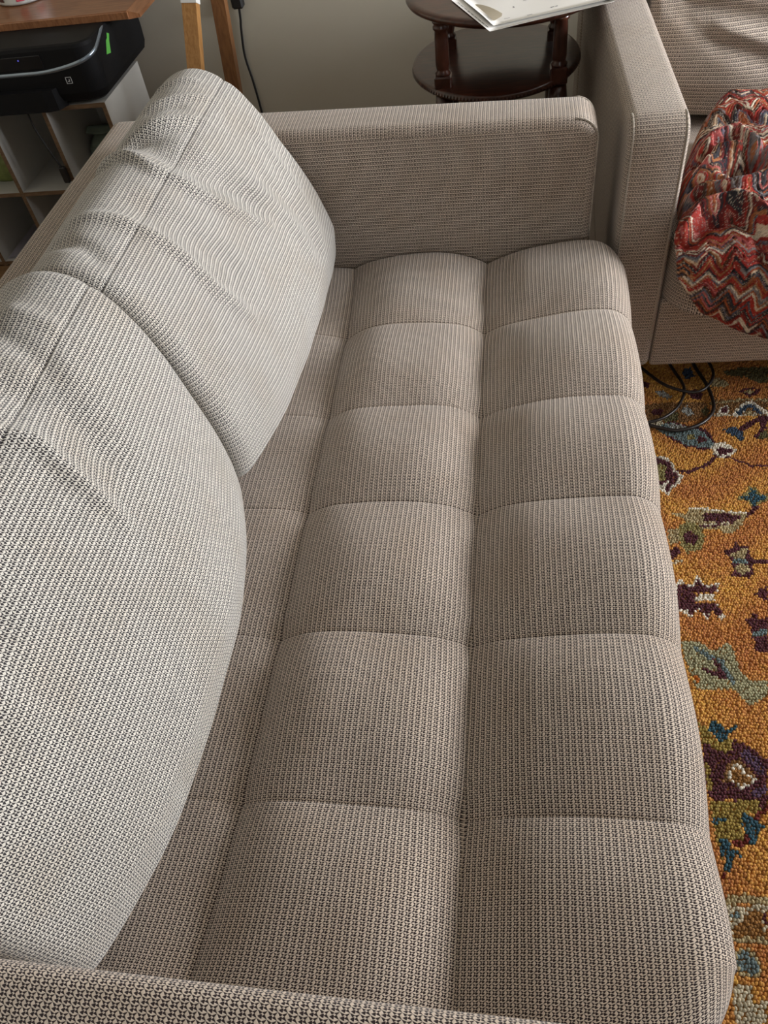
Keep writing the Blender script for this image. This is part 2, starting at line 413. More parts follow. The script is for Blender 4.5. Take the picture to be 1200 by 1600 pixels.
def fix_normals(o):
    import bmesh
    bm = bmesh.new(); bm.from_mesh(o.data); bmesh.ops.recalc_face_normals(bm, faces=bm.faces); bm.to_mesh(o.data); bm.free()
    return o
MOTIFS = [('brown','p',[(0.544,1.624),(0.679,1.627),(0.666,1.559),(0.534,1.561)]),
('brown','p',[(0.361,1.611),(0.46,1.615),(0.522,1.614),(0.521,1.561),(0.456,1.536),(0.365,1.548)]),
('khaki','l',[(0.528,1.608),(0.606,1.623),(0.678,1.621)],0.0025),
('cream','l',[(0.535,1.563),(0.596,1.564),(0.668,1.569)],0.0025),
('dkolive','p',[(0.583,1.74),(0.643,1.756),(0.704,1.754),(0.691,1.686),(0.659,1.693),(0.636,1.716),(0.601,1.717)]),
('khaki','p',[(0.543,1.707),(0.572,1.712),(0.595,1.683),(0.566,1.673),(0.546,1.679)]),
('plum','l',[(0.615,1.658),(0.638,1.67),(0.664,1.66),(0.636,1.637),(0.615,1.658)],0.003),
('khaki','p',[(0.622,1.656),(0.639,1.664),(0.653,1.657),(0.637,1.644)]),
('grey','p',[(0.395,1.66),(0.413,1.665),(0.439,1.643),(0.426,1.629),(0.406,1.638)]),
('plum','p',[(0.479,1.653),(0.502,1.669),(0.521,1.652),(0.51,1.625),(0.486,1.631)]),
('plum','p',[(0.366,1.712),(0.387,1.694),(0.382,1.672),(0.364,1.678)]),
('grey','p',[(0.452,1.583),(0.472,1.604),(0.488,1.572),(0.473,1.559)]),
('dkolive','p',[(0.405,1.563),(0.438,1.583),(0.451,1.572),(0.433,1.536),(0.408,1.532)]),
('plum','c',[(0.393,1.579)],0.014),
('dkolive','p',[(0.504,1.587),(0.523,1.6),(0.527,1.577),(0.511,1.561)]),
('navy','p',[(0.477,1.749),(0.504,1.76),(0.509,1.719),(0.483,1.714)]),
('plum','p',[(0.37,1.527),(0.42,1.542),(0.468,1.526),(0.504,1.513),(0.517,1.483),(0.526,1.451),(0.516,1.439),(0.489,1.437),(0.448,1.45),(0.418,1.475)]),
('cream','p',[(0.365,1.548),(0.4,1.547),(0.418,1.526),(0.369,1.522)]),
('teal_grey','p',[(0.376,1.517),(0.415,1.537),(0.455,1.523),(0.496,1.508),(0.512,1.48),(0.521,1.451),(0.49,1.444),(0.449,1.456),(0.419,1.481)]),
('grey','p',[(0.411,1.531),(0.433,1.537),(0.455,1.523),(0.466,1.51),(0.426,1.508)]),
('plum','c',[(0.49,1.475)],0.011),
('olive','c',[(0.466,1.485)],0.01),
('plum','l',[(0.414,1.364),(0.443,1.361),(0.481,1.38),(0.499,1.394),(0.515,1.415)],0.0045),
('plum','l',[(0.541,1.417),(0.567,1.397),(0.596,1.382),(0.632,1.381)],0.0035),
('white','p',[(0.504,1.446),(0.523,1.465),(0.546,1.463),(0.57,1.436),(0.551,1.417),(0.527,1.408),(0.513,1.422)]),
('plum','p',[(0.522,1.441),(0.536,1.446),(0.564,1.436),(0.546,1.427),(0.525,1.417)]),
('white','p',[(0.365,1.42),(0.391,1.415),(0.41,1.396),(0.413,1.366),(0.429,1.348),(0.417,1.324),(0.399,1.306),(0.385,1.283),(0.371,1.3),(0.357,1.301)]),
('plum','p',[(0.364,1.41),(0.387,1.406),(0.402,1.394),(0.406,1.366),(0.422,1.347),(0.404,1.32),(0.391,1.307),(0.385,1.291),(0.383,1.307),(0.391,1.329),(0.357,1.311)]),
('olive','p',[(0.365,1.384),(0.379,1.392),(0.396,1.375),(0.385,1.361),(0.387,1.334),(0.36,1.329)]),
('navy','p',[(0.544,1.512),(0.575,1.52),(0.596,1.507),(0.59,1.47),(0.582,1.464),(0.575,1.485),(0.558,1.497)]),
('plum','l',[(0.593,1.512),(0.616,1.532),(0.647,1.552),(0.665,1.554)],0.0075),
('plum','l',[(0.656,1.549),(0.647,1.519),(0.627,1.484)],0.0065),
('dkolive','p',[(0.637,1.499),(0.657,1.509),(0.65,1.474),(0.626,1.477)]),
('white','p',[(0.542,1.566),(0.557,1.597),(0.577,1.605),(0.572,1.565)]),
('plum','p',[(0.553,1.574),(0.562,1.594),(0.572,1.597),(0.568,1.571)]),
('white','l',[(0.589,1.565),(0.615,1.599),(0.636,1.609),(0.65,1.58),(0.667,1.572)],0.01),
('navy','l',[(0.597,1.573),(0.618,1.596),(0.635,1.598),(0.647,1.572)],0.0055),
('khaki','c',[(0.622,1.57)],0.009),
('olive','p',[(0.54,1.277),(0.564,1.293),(0.576,1.315),(0.591,1.313),(0.596,1.291),(0.614,1.291),(0.61,1.27),(0.59,1.261),(0.58,1.24),(0.568,1.252),(0.563,1.267)]),
('teal','p',[(0.546,1.278),(0.569,1.285),(0.578,1.305),(0.586,1.304),(0.589,1.287),(0.613,1.285),(0.61,1.276),(0.586,1.267),(0.577,1.246),(0.572,1.256),(0.567,1.273)]),
('plum','l',[(0.552,1.217),(0.569,1.238),(0.582,1.25)],0.0045),
('khaki','p',[(0.382,1.229),(0.422,1.225),(0.428,1.248),(0.485,1.239),(0.556,1.231),(0.553,1.215),(0.522,1.173),(0.5,1.165),(0.491,1.179),(0.446,1.182),(0.416,1.208)]),
('white','l',[(0.427,1.246),(0.485,1.239),(0.554,1.229)],0.0025),
('plum','p',[(0.459,1.228),(0.502,1.23),(0.545,1.221),(0.521,1.2),(0.455,1.203)]),
('plum','l',[(0.447,1.189),(0.521,1.198)],0.0025),
('cream','l',[(0.454,1.195),(0.509,1.199)],0.0015),
('khaki','p',[(0.37,1.179),(0.4,1.179),(0.399,1.147),(0.37,1.131)]),
('orange2','c',[(0.401,1.163)],0.007),
('olive','p',[(0.395,1.183),(0.419,1.204),(0.445,1.196),(0.451,1.156),(0.441,1.124),(0.406,1.108),(0.394,1.131)]),
('plum','p',[(0.401,1.163),(0.421,1.176),(0.437,1.16),(0.427,1.132),(0.41,1.139)]),
('plum','p',[(0.369,1.119),(0.388,1.127),(0.391,1.108),(0.371,1.088)]),
('cream','l',[(0.37,1.08),(0.392,1.089)],0.002),
('plum','p',[(0.487,1.118),(0.505,1.122),(0.515,1.142),(0.524,1.131),(0.545,1.135),(0.538,1.111),(0.548,1.089),(0.532,1.077),(0.536,1.055),(0.515,1.047),(0.493,1.05),(0.499,1.069),(0.498,1.091)]),
('khaki','p',[(0.497,1.11),(0.522,1.122),(0.541,1.127),(0.53,1.099),(0.503,1.095)]),
('khaki','p',[(0.5,1.076),(0.524,1.084),(0.535,1.062),(0.518,1.051),(0.51,1.065),(0.5,1.058)]),
('teal_grey','p',[(0.5,1.093),(0.532,1.096),(0.533,1.083),(0.501,1.08)]),
('plum','l',[(0.545,1.089),(0.575,1.089)],0.004),
('white','p',[(0.365,1.012),(0.381,1.041),(0.39,1.022),(0.406,1.023),(0.42,1.049),(0.427,1.028),(0.443,1.021),(0.463,1.034),(0.458,1.011),(0.454,1.006),(0.409,1.004),(0.404,0.973),(0.45,0.975),(0.461,0.94),(0.451,0.934),(0.437,0.956),(0.426,0.928),(0.415,0.945),(0.409,0.958),(0.387,0.931),(0.382,0.948),(0.36,0.953)]),
('plum','p',[(0.371,1.008),(0.385,1.032),(0.392,1.016),(0.407,1.017),(0.419,1.038),(0.425,1.021),(0.44,1.016),(0.457,1.026),(0.452,1.007),(0.45,1.003),(0.409,1.001),(0.405,0.975),(0.446,0.977),(0.456,0.948),(0.448,0.943),(0.435,0.961),(0.425,0.937),(0.415,0.952),(0.41,0.962),(0.39,0.94),(0.386,0.954),(0.366,0.958)]),
('white','p',[(0.407,0.997),(0.449,1.001),(0.446,0.981),(0.406,0.98)]),
('plum','p',[(0.499,1.082),(0.541,1.083),(0.54,1.059),(0.527,1.039),(0.518,1.055),(0.498,1.062)]),
('khaki','p',[(0.5,1.066),(0.514,1.082),(0.534,1.078),(0.534,1.059),(0.518,1.055)]),
('plum','p',[(0.529,1.0),(0.55,1.019),(0.562,1.021),(0.554,0.982)]),
('plum','p',[(0.498,0.938),(0.514,0.942),(0.523,0.954),(0.529,0.94),(0.547,0.942),(0.531,0.86),(0.501,0.864),(0.51,0.883),(0.504,0.896),(0.51,0.921)]),
('teal_grey','p',[(0.509,0.907),(0.542,0.915),(0.538,0.898),(0.51,0.897)]),
('sage','p',[(0.363,0.879),(0.402,0.877),(0.419,0.86),(0.433,0.859),(0.456,0.879),(0.464,0.861),(0.468,0.831),(0.469,0.808),(0.488,0.791),(0.518,0.793),(0.511,0.76),(0.473,0.738),(0.46,0.754),(0.447,0.772),(0.381,0.769),(0.373,0.794),(0.367,0.83)]),
('teal_grey','l',[(0.391,0.861),(0.414,0.842),(0.435,0.833),(0.449,0.788)],0.0055),
('plum','l',[(0.398,0.813),(0.429,0.8)],0.0045),
('plum','l',[(0.424,0.835),(0.435,0.798)],0.005),
('orange2','c',[(0.381,0.791)],0.007),
('plum','p',[(0.373,0.659),(0.414,0.636),(0.432,0.666),(0.458,0.653),(0.486,0.627),(0.473,0.564),(0.366,0.557),(0.369,0.611)]),
('purple','p',[(0.435,0.643),(0.457,0.647),(0.477,0.618),(0.47,0.596),(0.455,0.611)]),
('brown','p',[(0.407,0.613),(0.436,0.632),(0.463,0.587),(0.441,0.562),(0.391,0.558)]),
('gold','p',[(0.372,0.696),(0.388,0.686),(0.393,0.666),(0.407,0.659),(0.43,0.671),(0.428,0.643),(0.411,0.638),(0.373,0.658)]),
('teal','p',[(0.39,0.682),(0.398,0.703),(0.411,0.698),(0.421,0.683),(0.441,0.693),(0.442,0.684),(0.422,0.674),(0.411,0.657),(0.401,0.668)]),
('white','p',[(0.408,0.6),(0.422,0.614),(0.429,0.626),(0.44,0.61),(0.462,0.588),(0.439,0.576),(0.424,0.565),(0.415,0.581)]),
('brown2','p',[(0.414,0.6),(0.43,0.614),(0.433,0.601),(0.452,0.589),(0.435,0.583),(0.426,0.574),(0.418,0.587)]),
('gold','p',[(0.372,0.624),(0.383,0.606),(0.377,0.59),(0.381,0.568),(0.368,0.557)]),
('plum','p',[(0.371,0.581),(0.478,0.588),(0.467,0.532),(0.455,0.535),(0.457,0.55),(0.375,0.547)]),
('purple','p',[(0.44,0.568),(0.477,0.582),(0.473,0.562),(0.453,0.555)]),
('white','p',[(0.415,0.584),(0.454,0.586),(0.435,0.571),(0.426,0.565)]),
('brown2','p',[(0.423,0.584),(0.446,0.586),(0.429,0.575)]),
('gold','p',[(0.372,0.581),(0.379,0.578),(0.379,0.564),(0.372,0.561)]),
('dkred','p',[(0.394,0.479),(0.421,0.489),(0.449,0.531),(0.469,0.543),(0.467,0.532),(0.457,0.523),(0.428,0.472),(0.402,0.467)]),
('gold','p',[(0.37,0.545),(0.457,0.551),(0.456,0.531),(0.427,0.523),(0.416,0.504),(0.422,0.483),(0.406,0.477),(0.38,0.475),(0.377,0.432),(0.375,0.455),(0.37,0.488)]),
('teal','p',[(0.369,0.516),(0.397,0.514),(0.386,0.507),(0.37,0.504)]),
('teal','p',[(0.416,0.507),(0.428,0.528),(0.436,0.519),(0.462,0.505),(0.445,0.497),(0.439,0.477),(0.428,0.474),(0.426,0.493)]),
('teal','p',[(0.378,0.479),(0.39,0.477),(0.394,0.464),(0.414,0.453),(0.394,0.448),(0.387,0.427),(0.377,0.424),(0.381,0.448),(0.372,0.452)]),
('dkred','p',[(0.372,0.422),(0.382,0.423),(0.375,0.41)]),
('khaki','l',[(0.369,0.376),(0.402,0.384),(0.438,0.38)],0.0075),
('cream','p',[(0.368,0.369),(0.437,0.375),(0.427,0.324),(0.367,0.319)]),
('brown2','p',[(0.373,0.333),(0.391,0.347),(0.415,0.368),(0.425,0.364),(0.421,0.332),(0.428,0.329),(0.426,0.322),(0.371,0.317)]),
('teal_grey','p',[(0.374,0.353),(0.386,0.362),(0.397,0.36),(0.384,0.348)]),
('plum','p',[(0.427,0.365),(0.435,0.368),(0.43,0.342),(0.427,0.349)]),
('khaki','l',[(0.368,0.317),(0.426,0.321)],0.0045),
('khaki','c',[(0.389,0.286)],0.021),
('teal_grey','c',[(0.389,0.286)],0.016),
('cream','p',[(0.363,0.253),(0.39,0.254),(0.386,0.23),(0.41,0.238),(0.404,0.205),(0.354,0.2)])]
# ------------------------------------------------------------------ the room
def structure(name, mb, mat, parent=None):
    o = mb.build(name, mat, parent)
    o['kind'] = 'structure'
    return o

WX0, WX1, WY0, WY1, WH = -2.20, 3.20, -2.60, 2.95, 2.55
b = MB(); b.box(WX0 - .1, WX1 + .1, WY0 - .1, WY1 + .1, -.1, 0); structure('floor', b, 'floor')
b = MB(); b.box(WX0 - .1, WX1 + .1, WY0 - .1, WY1 + .1, WH, WH + .1); structure('ceiling', b, 'ceiling')
b = MB(); b.box(WX0 - .1, WX1 + .1, WY1, WY1 + .1, 0, WH); structure('wall_back', b, 'wall')
b = MB(); b.box(WX0 - .1, WX0, WY0, WY1, 0, WH); structure('wall_left', b, 'wall')
def wall_with_hole(name, x0, x1, y0, y1, hx, lo, hi):
    """wall box with a window hole: hx = (a, b) along the long axis"""
    b = MB()
    if x1 - x0 < y1 - y0:
        b.box(x0, x1, y0, hx[0], 0, WH); b.box(x0, x1, hx[1], y1, 0, WH)
        b.box(x0, x1, hx[0], hx[1], 0, lo); b.box(x0, x1, hx[0], hx[1], hi, WH)
    else:
        b.box(x0, hx[0], y0, y1, 0, WH); b.box(hx[1], x1, y0, y1, 0, WH)
        b.box(hx[0], hx[1], y0, y1, 0, lo); b.box(hx[0], hx[1], y0, y1, hi, WH)
    return structure(name, b, 'wall')
wall_with_hole('wall_right', WX1, WX1 + .1, WY0, WY1, (1.10, 2.85), .80, 2.15)
wall_with_hole('wall_front', WX0 - .1, WX1 + .1, WY0 - .1, WY0, (0.0, 1.9), 1.0, 2.25)  # the opening is added to let in the fill light
def window(name, axis, pos, a0, a1, z0, z1):
    t = .05
    fr = MB()
    def bx(u0, u1, w0, w1, d0=-.03, d1=.03):
        if axis == 'x': fr.box(pos + d0, pos + d1, u0, u1, w0, w1)
        else: fr.box(u0, u1, pos + d0, pos + d1, w0, w1)
    bx(a0, a0 + t, z0, z1); bx(a1 - t, a1, z0, z1); bx(a0 + t, a1 - t, z0, z0 + t); bx(a0 + t, a1 - t, z1 - t, z1)
    mid = (a0 + a1) / 2; bx(mid - .02, mid + .02, z0 + t, z1 - t)
    o = structure(name, fr, 'white_trim')
    g = MB()
    for u0, u1 in ((a0 + t, mid - .02), (mid + .02, a1 - t)):
        if axis == 'x': g.box(pos - .003, pos + .003, u0, u1, z0 + t, z1 - t)
        else: g.box(u0, u1, pos - .003, pos + .003, z0 + t, z1 - t)
    g.build('window_pane', 'glass', o)
window('window_1', 'x', WX1 + .05, 1.10, 2.85, .80, 2.15)
window('added_fill_window', 'y', WY0 - .05, 0.0, 1.9, 1.0, 2.25)  # unseen window, added to go with the fill light
b = MB(); b.box(WX0, WX1, WY1 - .016, WY1 - .001, 0, .09, .004); structure('baseboard_back', b, 'white_trim')
b = MB(); b.box(WX0 + .001, WX0 + .016, WY0, WY1 - .02, 0, .09, .004); structure('baseboard_left', b, 'white_trim')

# ------------------------------------------------------------------ sofas
def gauss(d, w): return np.exp(-(d / w) ** 2)
def polydist(X, Y, pts):
    """distance from (X, Y) to a polyline, and taper 0..1 towards its ends"""
    best = np.full(X.shape, 9.0); pts = np.asarray(pts, float)
    for a, c in zip(pts[:-1], pts[1:]):
        d = c - a; L = np.dot(d, d)
        t = np.clip(((X - a[0]) * d[0] + (Y - a[1]) * d[1]) / L, 0, 1)
        best = np.minimum(best, np.hypot(X - a[0] - t * d[0], Y - a[1] - t * d[1]))
    return best

def seat_pad(ya, yb, seams, step=.006):
    """tufted bench cushion: grid over (profile s, y)"""
    XS = (-.36, -.053); XF = .260; RF = .066; ZB = .318
    xs = list(np.arange(-.782, XF - RF, .007))
    for c in XS: xs += list(c + np.array([-.012, -.009, -.006, -.004, -.0025, -.0012, 0, .0012, .0025, .004, .006, .009, .012]))
    xs = np.unique(np.round(xs, 5)); xs = xs[np.concatenate([[True], np.diff(xs) > .0008])]
    ys = list(np.arange(ya, yb, step)) + [yb]
    for c in seams: ys += list(c + np.array([-.008, -.005, -.003, -.0015, 0, .0015, .003, .005, .008]))
    for e, s in ((ya, 1), (yb, -1)): ys += [e + s * v for v in (.001, .003, .006, .010, .015, .020, .026)]
    ys = np.unique(np.round(ys, 5)); ys = ys[np.concatenate([[True], np.diff(ys) > .0006])]
    # profile
    def crown(x):
        z = np.zeros_like(x)
        m = x < XS[0]; z[m] = .006 * (1 - np.clip(((x[m] + .50) / .14), -1, 1) ** 2)
        m = (x >= XS[0]) & (x < XS[1]); t = (x[m] - (XS[0] + XS[1]) / 2) / ((XS[1] - XS[0]) / 2)
        z[m] = .030 * (1 - np.abs(t) ** 2.7)
        m = x >= XS[1]; t = np.clip((x[m] - XS[1]) / .235, 0, 1)
        z[m] = .050 * (1 - (1 - t) ** 1.9)
        return z
    top = crown(xs); arc = np.linspace(0, np.pi / 2, 16)[1:]
    ztop = .43 + crown(np.array([XF - RF]))[0]
    zf = np.arange(ztop - RF - .012, ZB, -.012)
    PX = np.concatenate([xs, XF - RF + RF * np.sin(arc), np.full(len(zf), XF) - np.linspace(0, 1, len(zf)) ** 2 * .008])
    PZ = np.concatenate([.43 + top, ztop - RF + RF * np.cos(arc), zf])
    C_ = np.concatenate([np.minimum(top / .031, 1), np.ones(len(arc)), np.ones(len(zf))])
    fade = np.concatenate([np.ones(len(xs)), np.cos(arc) * .92 + .08, np.full(len(zf), .08)])   # how far the tufting acts
    dX, dZ = np.gradient(PX), np.gradient(PZ); L = np.hypot(dX, dZ); NX, NZ = -dZ / L, dX / L
    S = np.concatenate([[0], np.cumsum(np.hypot(np.diff(PX), np.diff(PZ)))])
    edges = np.array([ya] + list(seams) + [yb])
    k = np.clip(np.searchsorted(edges, ys, side='right') - 1, 0, len(edges) - 2)
    t = (ys - (edges[k] + edges[k + 1]) / 2) / ((edges[k + 1] - edges[k]) / 2)
    row = .0170 * (1 - np.abs(t) ** 2.1)
    dseam = np.min(np.abs(ys[:, None] - np.array(seams)[None]), 1)
    # a slow unevenness, as a used cushion has
    H = row[:, None] * np.clip(C_, .15, 1.3)[None] * fade[None]
    H -= .0014 * gauss(dseam, .0022)[:, None] * fade[None]
    for c in XS:
        H -= (.0018 * gauss(xs_to(PX, c), .0016) + .0012 * gauss(xs_to(PX, c), .010))[None]
        H -= .006 * gauss(dseam, .03)[:, None] * gauss(xs_to(PX, c), .03)[None]
    H += .0025 * np.sin(PX[None] * 23 + ys[:, None] * 9) * np.sin(ys[:, None] * 17 - PX[None] * 7) * fade[None]
    X = PX[None] + H * NX[None]; Z = PZ[None] + H * NZ[None]; Y = np.repeat(ys[:, None], len(PX), 1)
    # soft vertical edges at both ends
    de = np.minimum(ys - ya, yb - ys); q = np.clip(1 - de / .026, 0, 1)
    drop = .022 * (1 - np.sqrt(1 - q ** 2))
    Z = np.maximum(Z - drop[:, None] * (Z > .36), ZB)
    # plan rounding of the free front corners
    rc = .120
    over = np.clip(X - (XF - rc), 0, rc); sh = rc - np.sqrt(np.maximum(rc ** 2 - over ** 2, 0))
    yc = (ya + yb) / 2
    Y = np.where(Y > yc, Y - sh * np.clip((Y - (yb - .10)) / .10, 0, 1), Y + sh * np.clip(((ya + .10) - Y) / .10, 0, 1))
    ty = np.abs((ys - yc) / ((yb - ya) / 2)) ** 7
    X = X - .022 * ty[:, None] * gauss(PX - XS[0], .12)[None]
    n, mm = X.shape
    V = np.stack([X, Y, Z], -1).reshape(-1, 3)
    I = np.arange(n * mm).reshape(n, mm)
    F = np.stack([I[:-1, :-1], I[1:, :-1], I[1:, 1:], I[:-1, 1:]], -1).reshape(-1, 4)[:, ::-1]
    uvg = np.stack([np.repeat(S[None], n, 0), np.repeat(ys[:, None], mm, 1)], -1).reshape(-1, 2)
    UV = uvg[F].reshape(-1, 2)
    # side skirts
    V = V.tolist(); F = F.tolist(); UV = UV.tolist()
    for r, flip in ((0, False), (n - 1, True)):
        b0 = len(V)
        for j in range(mm): V.append([X[r, j], Y[r, j], ZB - .002])
        for j in range(mm - 1):
            f = [I[r, j], I[r, j + 1], b0 + j + 1, b0 + j]
            f = f[::-1] if not flip else f
            F.append([int(v) for v in f]); UV += [(V[v][2], V[v][0]) for v in f]
    return V, F, UV
def xs_to(PX, c): return np.where(np.arange(len(PX)) < np.argmax(PX > .2), PX - c, 9.0)

CUSH = [(-.580, .892), (-.540, .838), (-.507, .745), (-.486, .635), (-.480, .535), (-.492, .474), (-.55, .462),
        (-.63, .462), (-.72, .466), (-.762, .55), (-.772, .70), (-.762, .82), (-.737, .872), (-.692, .908), (-.636, .918)]

def cushion_geo(y0, y1, creases, bulge=.077, seed=0, full=None):
    P = spline(CUSH, 4000, closed=True)
    Lt = np.sum(np.linalg.norm(np.roll(P, -1, 0) - P, axis=1))
    Sd = np.concatenate([[0], np.cumsum(np.linalg.norm(np.diff(P, axis=0), axis=1))])
    s_back = Sd[np.argmin(np.hypot(P[:, 0] + .737, P[:, 1] - .872))]
    want = np.linspace(0, Lt, 300, endpoint=False)
    for c in (0, Lt, s_back): want = np.concatenate([want, c + np.array([-.006, -.0045, -.003, -.002, -.001, 0, .001, .002, .003, .0045, .006])])
    want = np.unique(np.round(want[(want >= 0) & (want < Lt - .0005)], 5)); want = want[np.concatenate([[True], np.diff(want) > .0006])]
    P = np.column_stack([np.interp(want, Sd, P[:, 0]), np.interp(want, Sd, P[:, 1])])
    yc, hw = (y0 + y1) / 2, (y1 - y0) / 2
    rg = np.random.default_rng(seed)
    ph = rg.uniform(0, 6.28, 12)
    def disp(X, Z, S, Y):
        s = np.where(S > Lt - .30, S - Lt, S)
        t = np.clip((Y - yc) / hw, -1, 1)
        tb = t if full is None else np.clip((Y - full[0]) / full[1], -1, 1)
        front = np.interp(S, [0, .06, .16, .28, .36, .42, .455], [0, .06, .32, .76, 1.0, .96, 0])
        o = bulge * front * (1 - np.abs(tb) ** 2.6)
        # pulled-in stitched edges, top front and top back
        for s0 in (0.0, s_back - Lt):
            o -= .0022 * gauss(s - s0, .0018) + .0016 * gauss(s - s0, .010)
        # end seams of the boxed cushion
        for pts, amp, w in creases:
            pts = np.asarray(pts); d = polydist(Y, s, pts)
            mid = pts.mean(0); ext = np.max(np.hypot(*(pts - mid).T)) + w
            tp = np.clip(1.25 - (np.hypot(Y - mid[0], s - mid[1]) / ext) ** 2, 0, 1)
            o += amp * gauss(d, w) * tp
        on = (s > -.2) & (s < .6)
        o += on * .0011 * np.sin(Y * 31 + s * 14 + ph[0]) * np.sin(s * 26 - Y * 9 + ph[1])
        o += on * .0024 * np.sin(Y * 12 - s * 8 + ph[2]) * np.sin(s * 11 + Y * 5 + ph[3])
        return o
    ys = np.linspace(y0 + .028, y1 - .028, 160)
    return prism(P, y0, y1, .028, ys, 9, 5, disp, .006)

def swept(name, prof, y0, y1, r, mat, parent, O, step=.05):
    V, F, UV = prism(prof, y0, y1, r, np.linspace(y0 + r, y1 - r, max(3, int((y1 - y0) / step))), 5)
    return fix_normals(link(name, V, F, mat, parent, UV, True, None, O))

ARM = [(-.805, .108), (.185, .108), (.185, .745), (-.805, .766)]
def make_sofa(label, ya, yb, seams, loc, rotz, leg_z, pad_step):
    O = np.array([-.35, (ya + yb) / 2, 0.0])
    root = empty('sofa', O if loc is None else loc, label, 'sofa', None, rotz)
    arm_prof = densify(round_poly(ARM, [.01, .018, .050, .02]), .05)
    for y0, y1 in ((ya - .125, ya), (yb, yb + .125)):
        a = swept('arm', arm_prof, y0, y1, .020, 'fabric', root, O)
        top = round_poly([(.1822, .20), (.1822, .7425), (-.80, .7632)], [0, .047, 0], 10)
        top = densify(top[:-1], .03)[:-1]
        top = np.array([p for p in top if not (p[0] < .13 and p[1] < .73)])
        for yy in (y0 + .009, y1 - .009):
            pts = [(x, yy, z) for x, z in top]
            V, F = tube_geo(pts, .0024, 8)
            uv = [(V[i][0] * .7 + V[i][2], V[i][1]) for f in F for i in f]
            link('piping', V, F, 'piping', a, uv, True, None, O)
    back_prof = densify(round_poly([(-.945, .108), (-.808, .108), (-.800, .765), (-.940, .765)], [.01, .01, .028, .028]), .05)
    bk = swept('backrest', back_prof, ya - .125, yb + .125, .022, 'fabric', root, O)
    for xx in (-.806,):
        V, F = tube_geo([(xx, y, .7625) for y in np.linspace(ya - .11, yb + .11, 60)], .0034, 8)
        link('piping', V, F, 'piping', bk, [(V[i][1], V[i][0] + V[i][2]) for f in F for i in f], True, None, O)
    base_prof = densify(round_poly([(-.80, .108), (.182, .108), (.182, .312), (-.80, .312)], .012), .05)
    swept('base', base_prof, ya + .001, yb - .001, .008, 'fabric', root, O)
    V, F, UV = seat_pad(ya + .002, yb - .002, seams, pad_step)
    link('seat_cushion', V, F, 'fabric', root, UV, True, None, O)
    for lx in (-.88, .12):
        for ly in (ya - .07, yb + .07):
            lb = MB(); lb.lathe([(.014, leg_z), (.016, leg_z + .004), (.026, .110)], (lx, ly, 0), 16)
            lb.build('leg', 'black_wood', root, True, O)
    return root

YA, YB = .09, 1.675
SEAMS = [.342, .607, .873, 1.124, 1.388]
make_sofa('long beige and brown woven sofa with tufted bench seat filling the foreground', YA, YB, SEAMS, None, 0, 0.0, .006)

def placed_cushion(label, y0, y1, creases, mat, loc_fn, rotz, seed, full=None, lift=0.0):
    V, F, UV = cushion_geo(y0, y1, creases, seed=seed, full=full)
    V[:, 2] += lift * np.clip((V[:, 2] - .55) / .35, 0, 1) * np.clip((V[:, 1] - y0) / (y1 - y0), 0, 1)
    O = np.array([-.6, (y0 + y1) / 2, .452])
    o = fix_normals(link('back_cushion', V, F, mat, None, UV, True, None, O))
    # stitching along the top front seam, a part of the cushion
    o.location = loc_fn(O); o.rotation_euler = (0, 0, rotz)
    return tag(o, label, 'cushion', 'loose back cushions of the sofas')
ident = lambda O: tuple(O)
far_cr = [
    ([(1.275, -.16), (1.257, -.08), (1.225, -.024), (1.245, .05), (1.28, .11), (1.325, .167), (1.36, .195)], .013, .013),
    ([(1.335, -.10), (1.315, -.01), (1.335, .06), (1.385, .13)], -.027, .040),
    ([(1.40, .12), (1.43, .21), (1.44, .30)], .008, .022), ([(1.46, .14), (1.49, .24), (1.48, .33)], -.007, .02),
    ([(1.055, -.10), (1.065, -.027), (1.080, .07), (1.085, .150), (1.12, .24)], .010, .015),
    ([(1.12, -.02), (1.145, .08), (1.17, .16)], -.013, .034),
    ([(1.36, -.12), (1.40, -.05), (1.455, .015)], .008, .010), ([(1.335, -.13), (1.36, -.06), (1.40, .0)], -.006, .014),
    ([(1.45, -.12), (1.49, -.05), (1.54, .01)], .007, .010), ([(1.43, -.10), (1.46, -.04)], -.005, .012),
    ([(1.55, -.12), (1.57, -.04)], .006, .010),
    ([(1.56, .08), (1.56, .20), (1.52, .33)], .005, .018),
    ([(1.25, -.16), (1.24, -.11)], -.006, .015),
    ([(1.00, -.12), (.985, -.06), (.96, -.02)], -.007, .016),
]
near_cr = [
    ([(.60, -.14), (.58, -.08), (.582, -.013), (.598, .028), (.588, .073), (.575, .165)], .011, .014),
    ([(.655, -.03), (.665, .05), (.645, .12)], -.016, .036),
    ([(.75, -.10), (.72, -.02), (.70, .02)], -.007, .018), ([(.79, -.08), (.77, .0)], .005, .014),
    ([(.30, -.02), (.31, .06), (.30, .15)], .006, .022),
    ([(.36, .0), (.37, .08)], -.008, .03),
]
placed_cushion('plump pale woven back cushion at far end of the long sofa, against the far arm', .905, 1.655, far_cr, 'cushion_fabric', ident, 0, 3, (1.46, .60))
placed_cushion('plump pale woven back cushion nearest the camera at the left edge', .10, .893, near_cr, 'cushion_fabric', ident, 0, 5, None, .026)

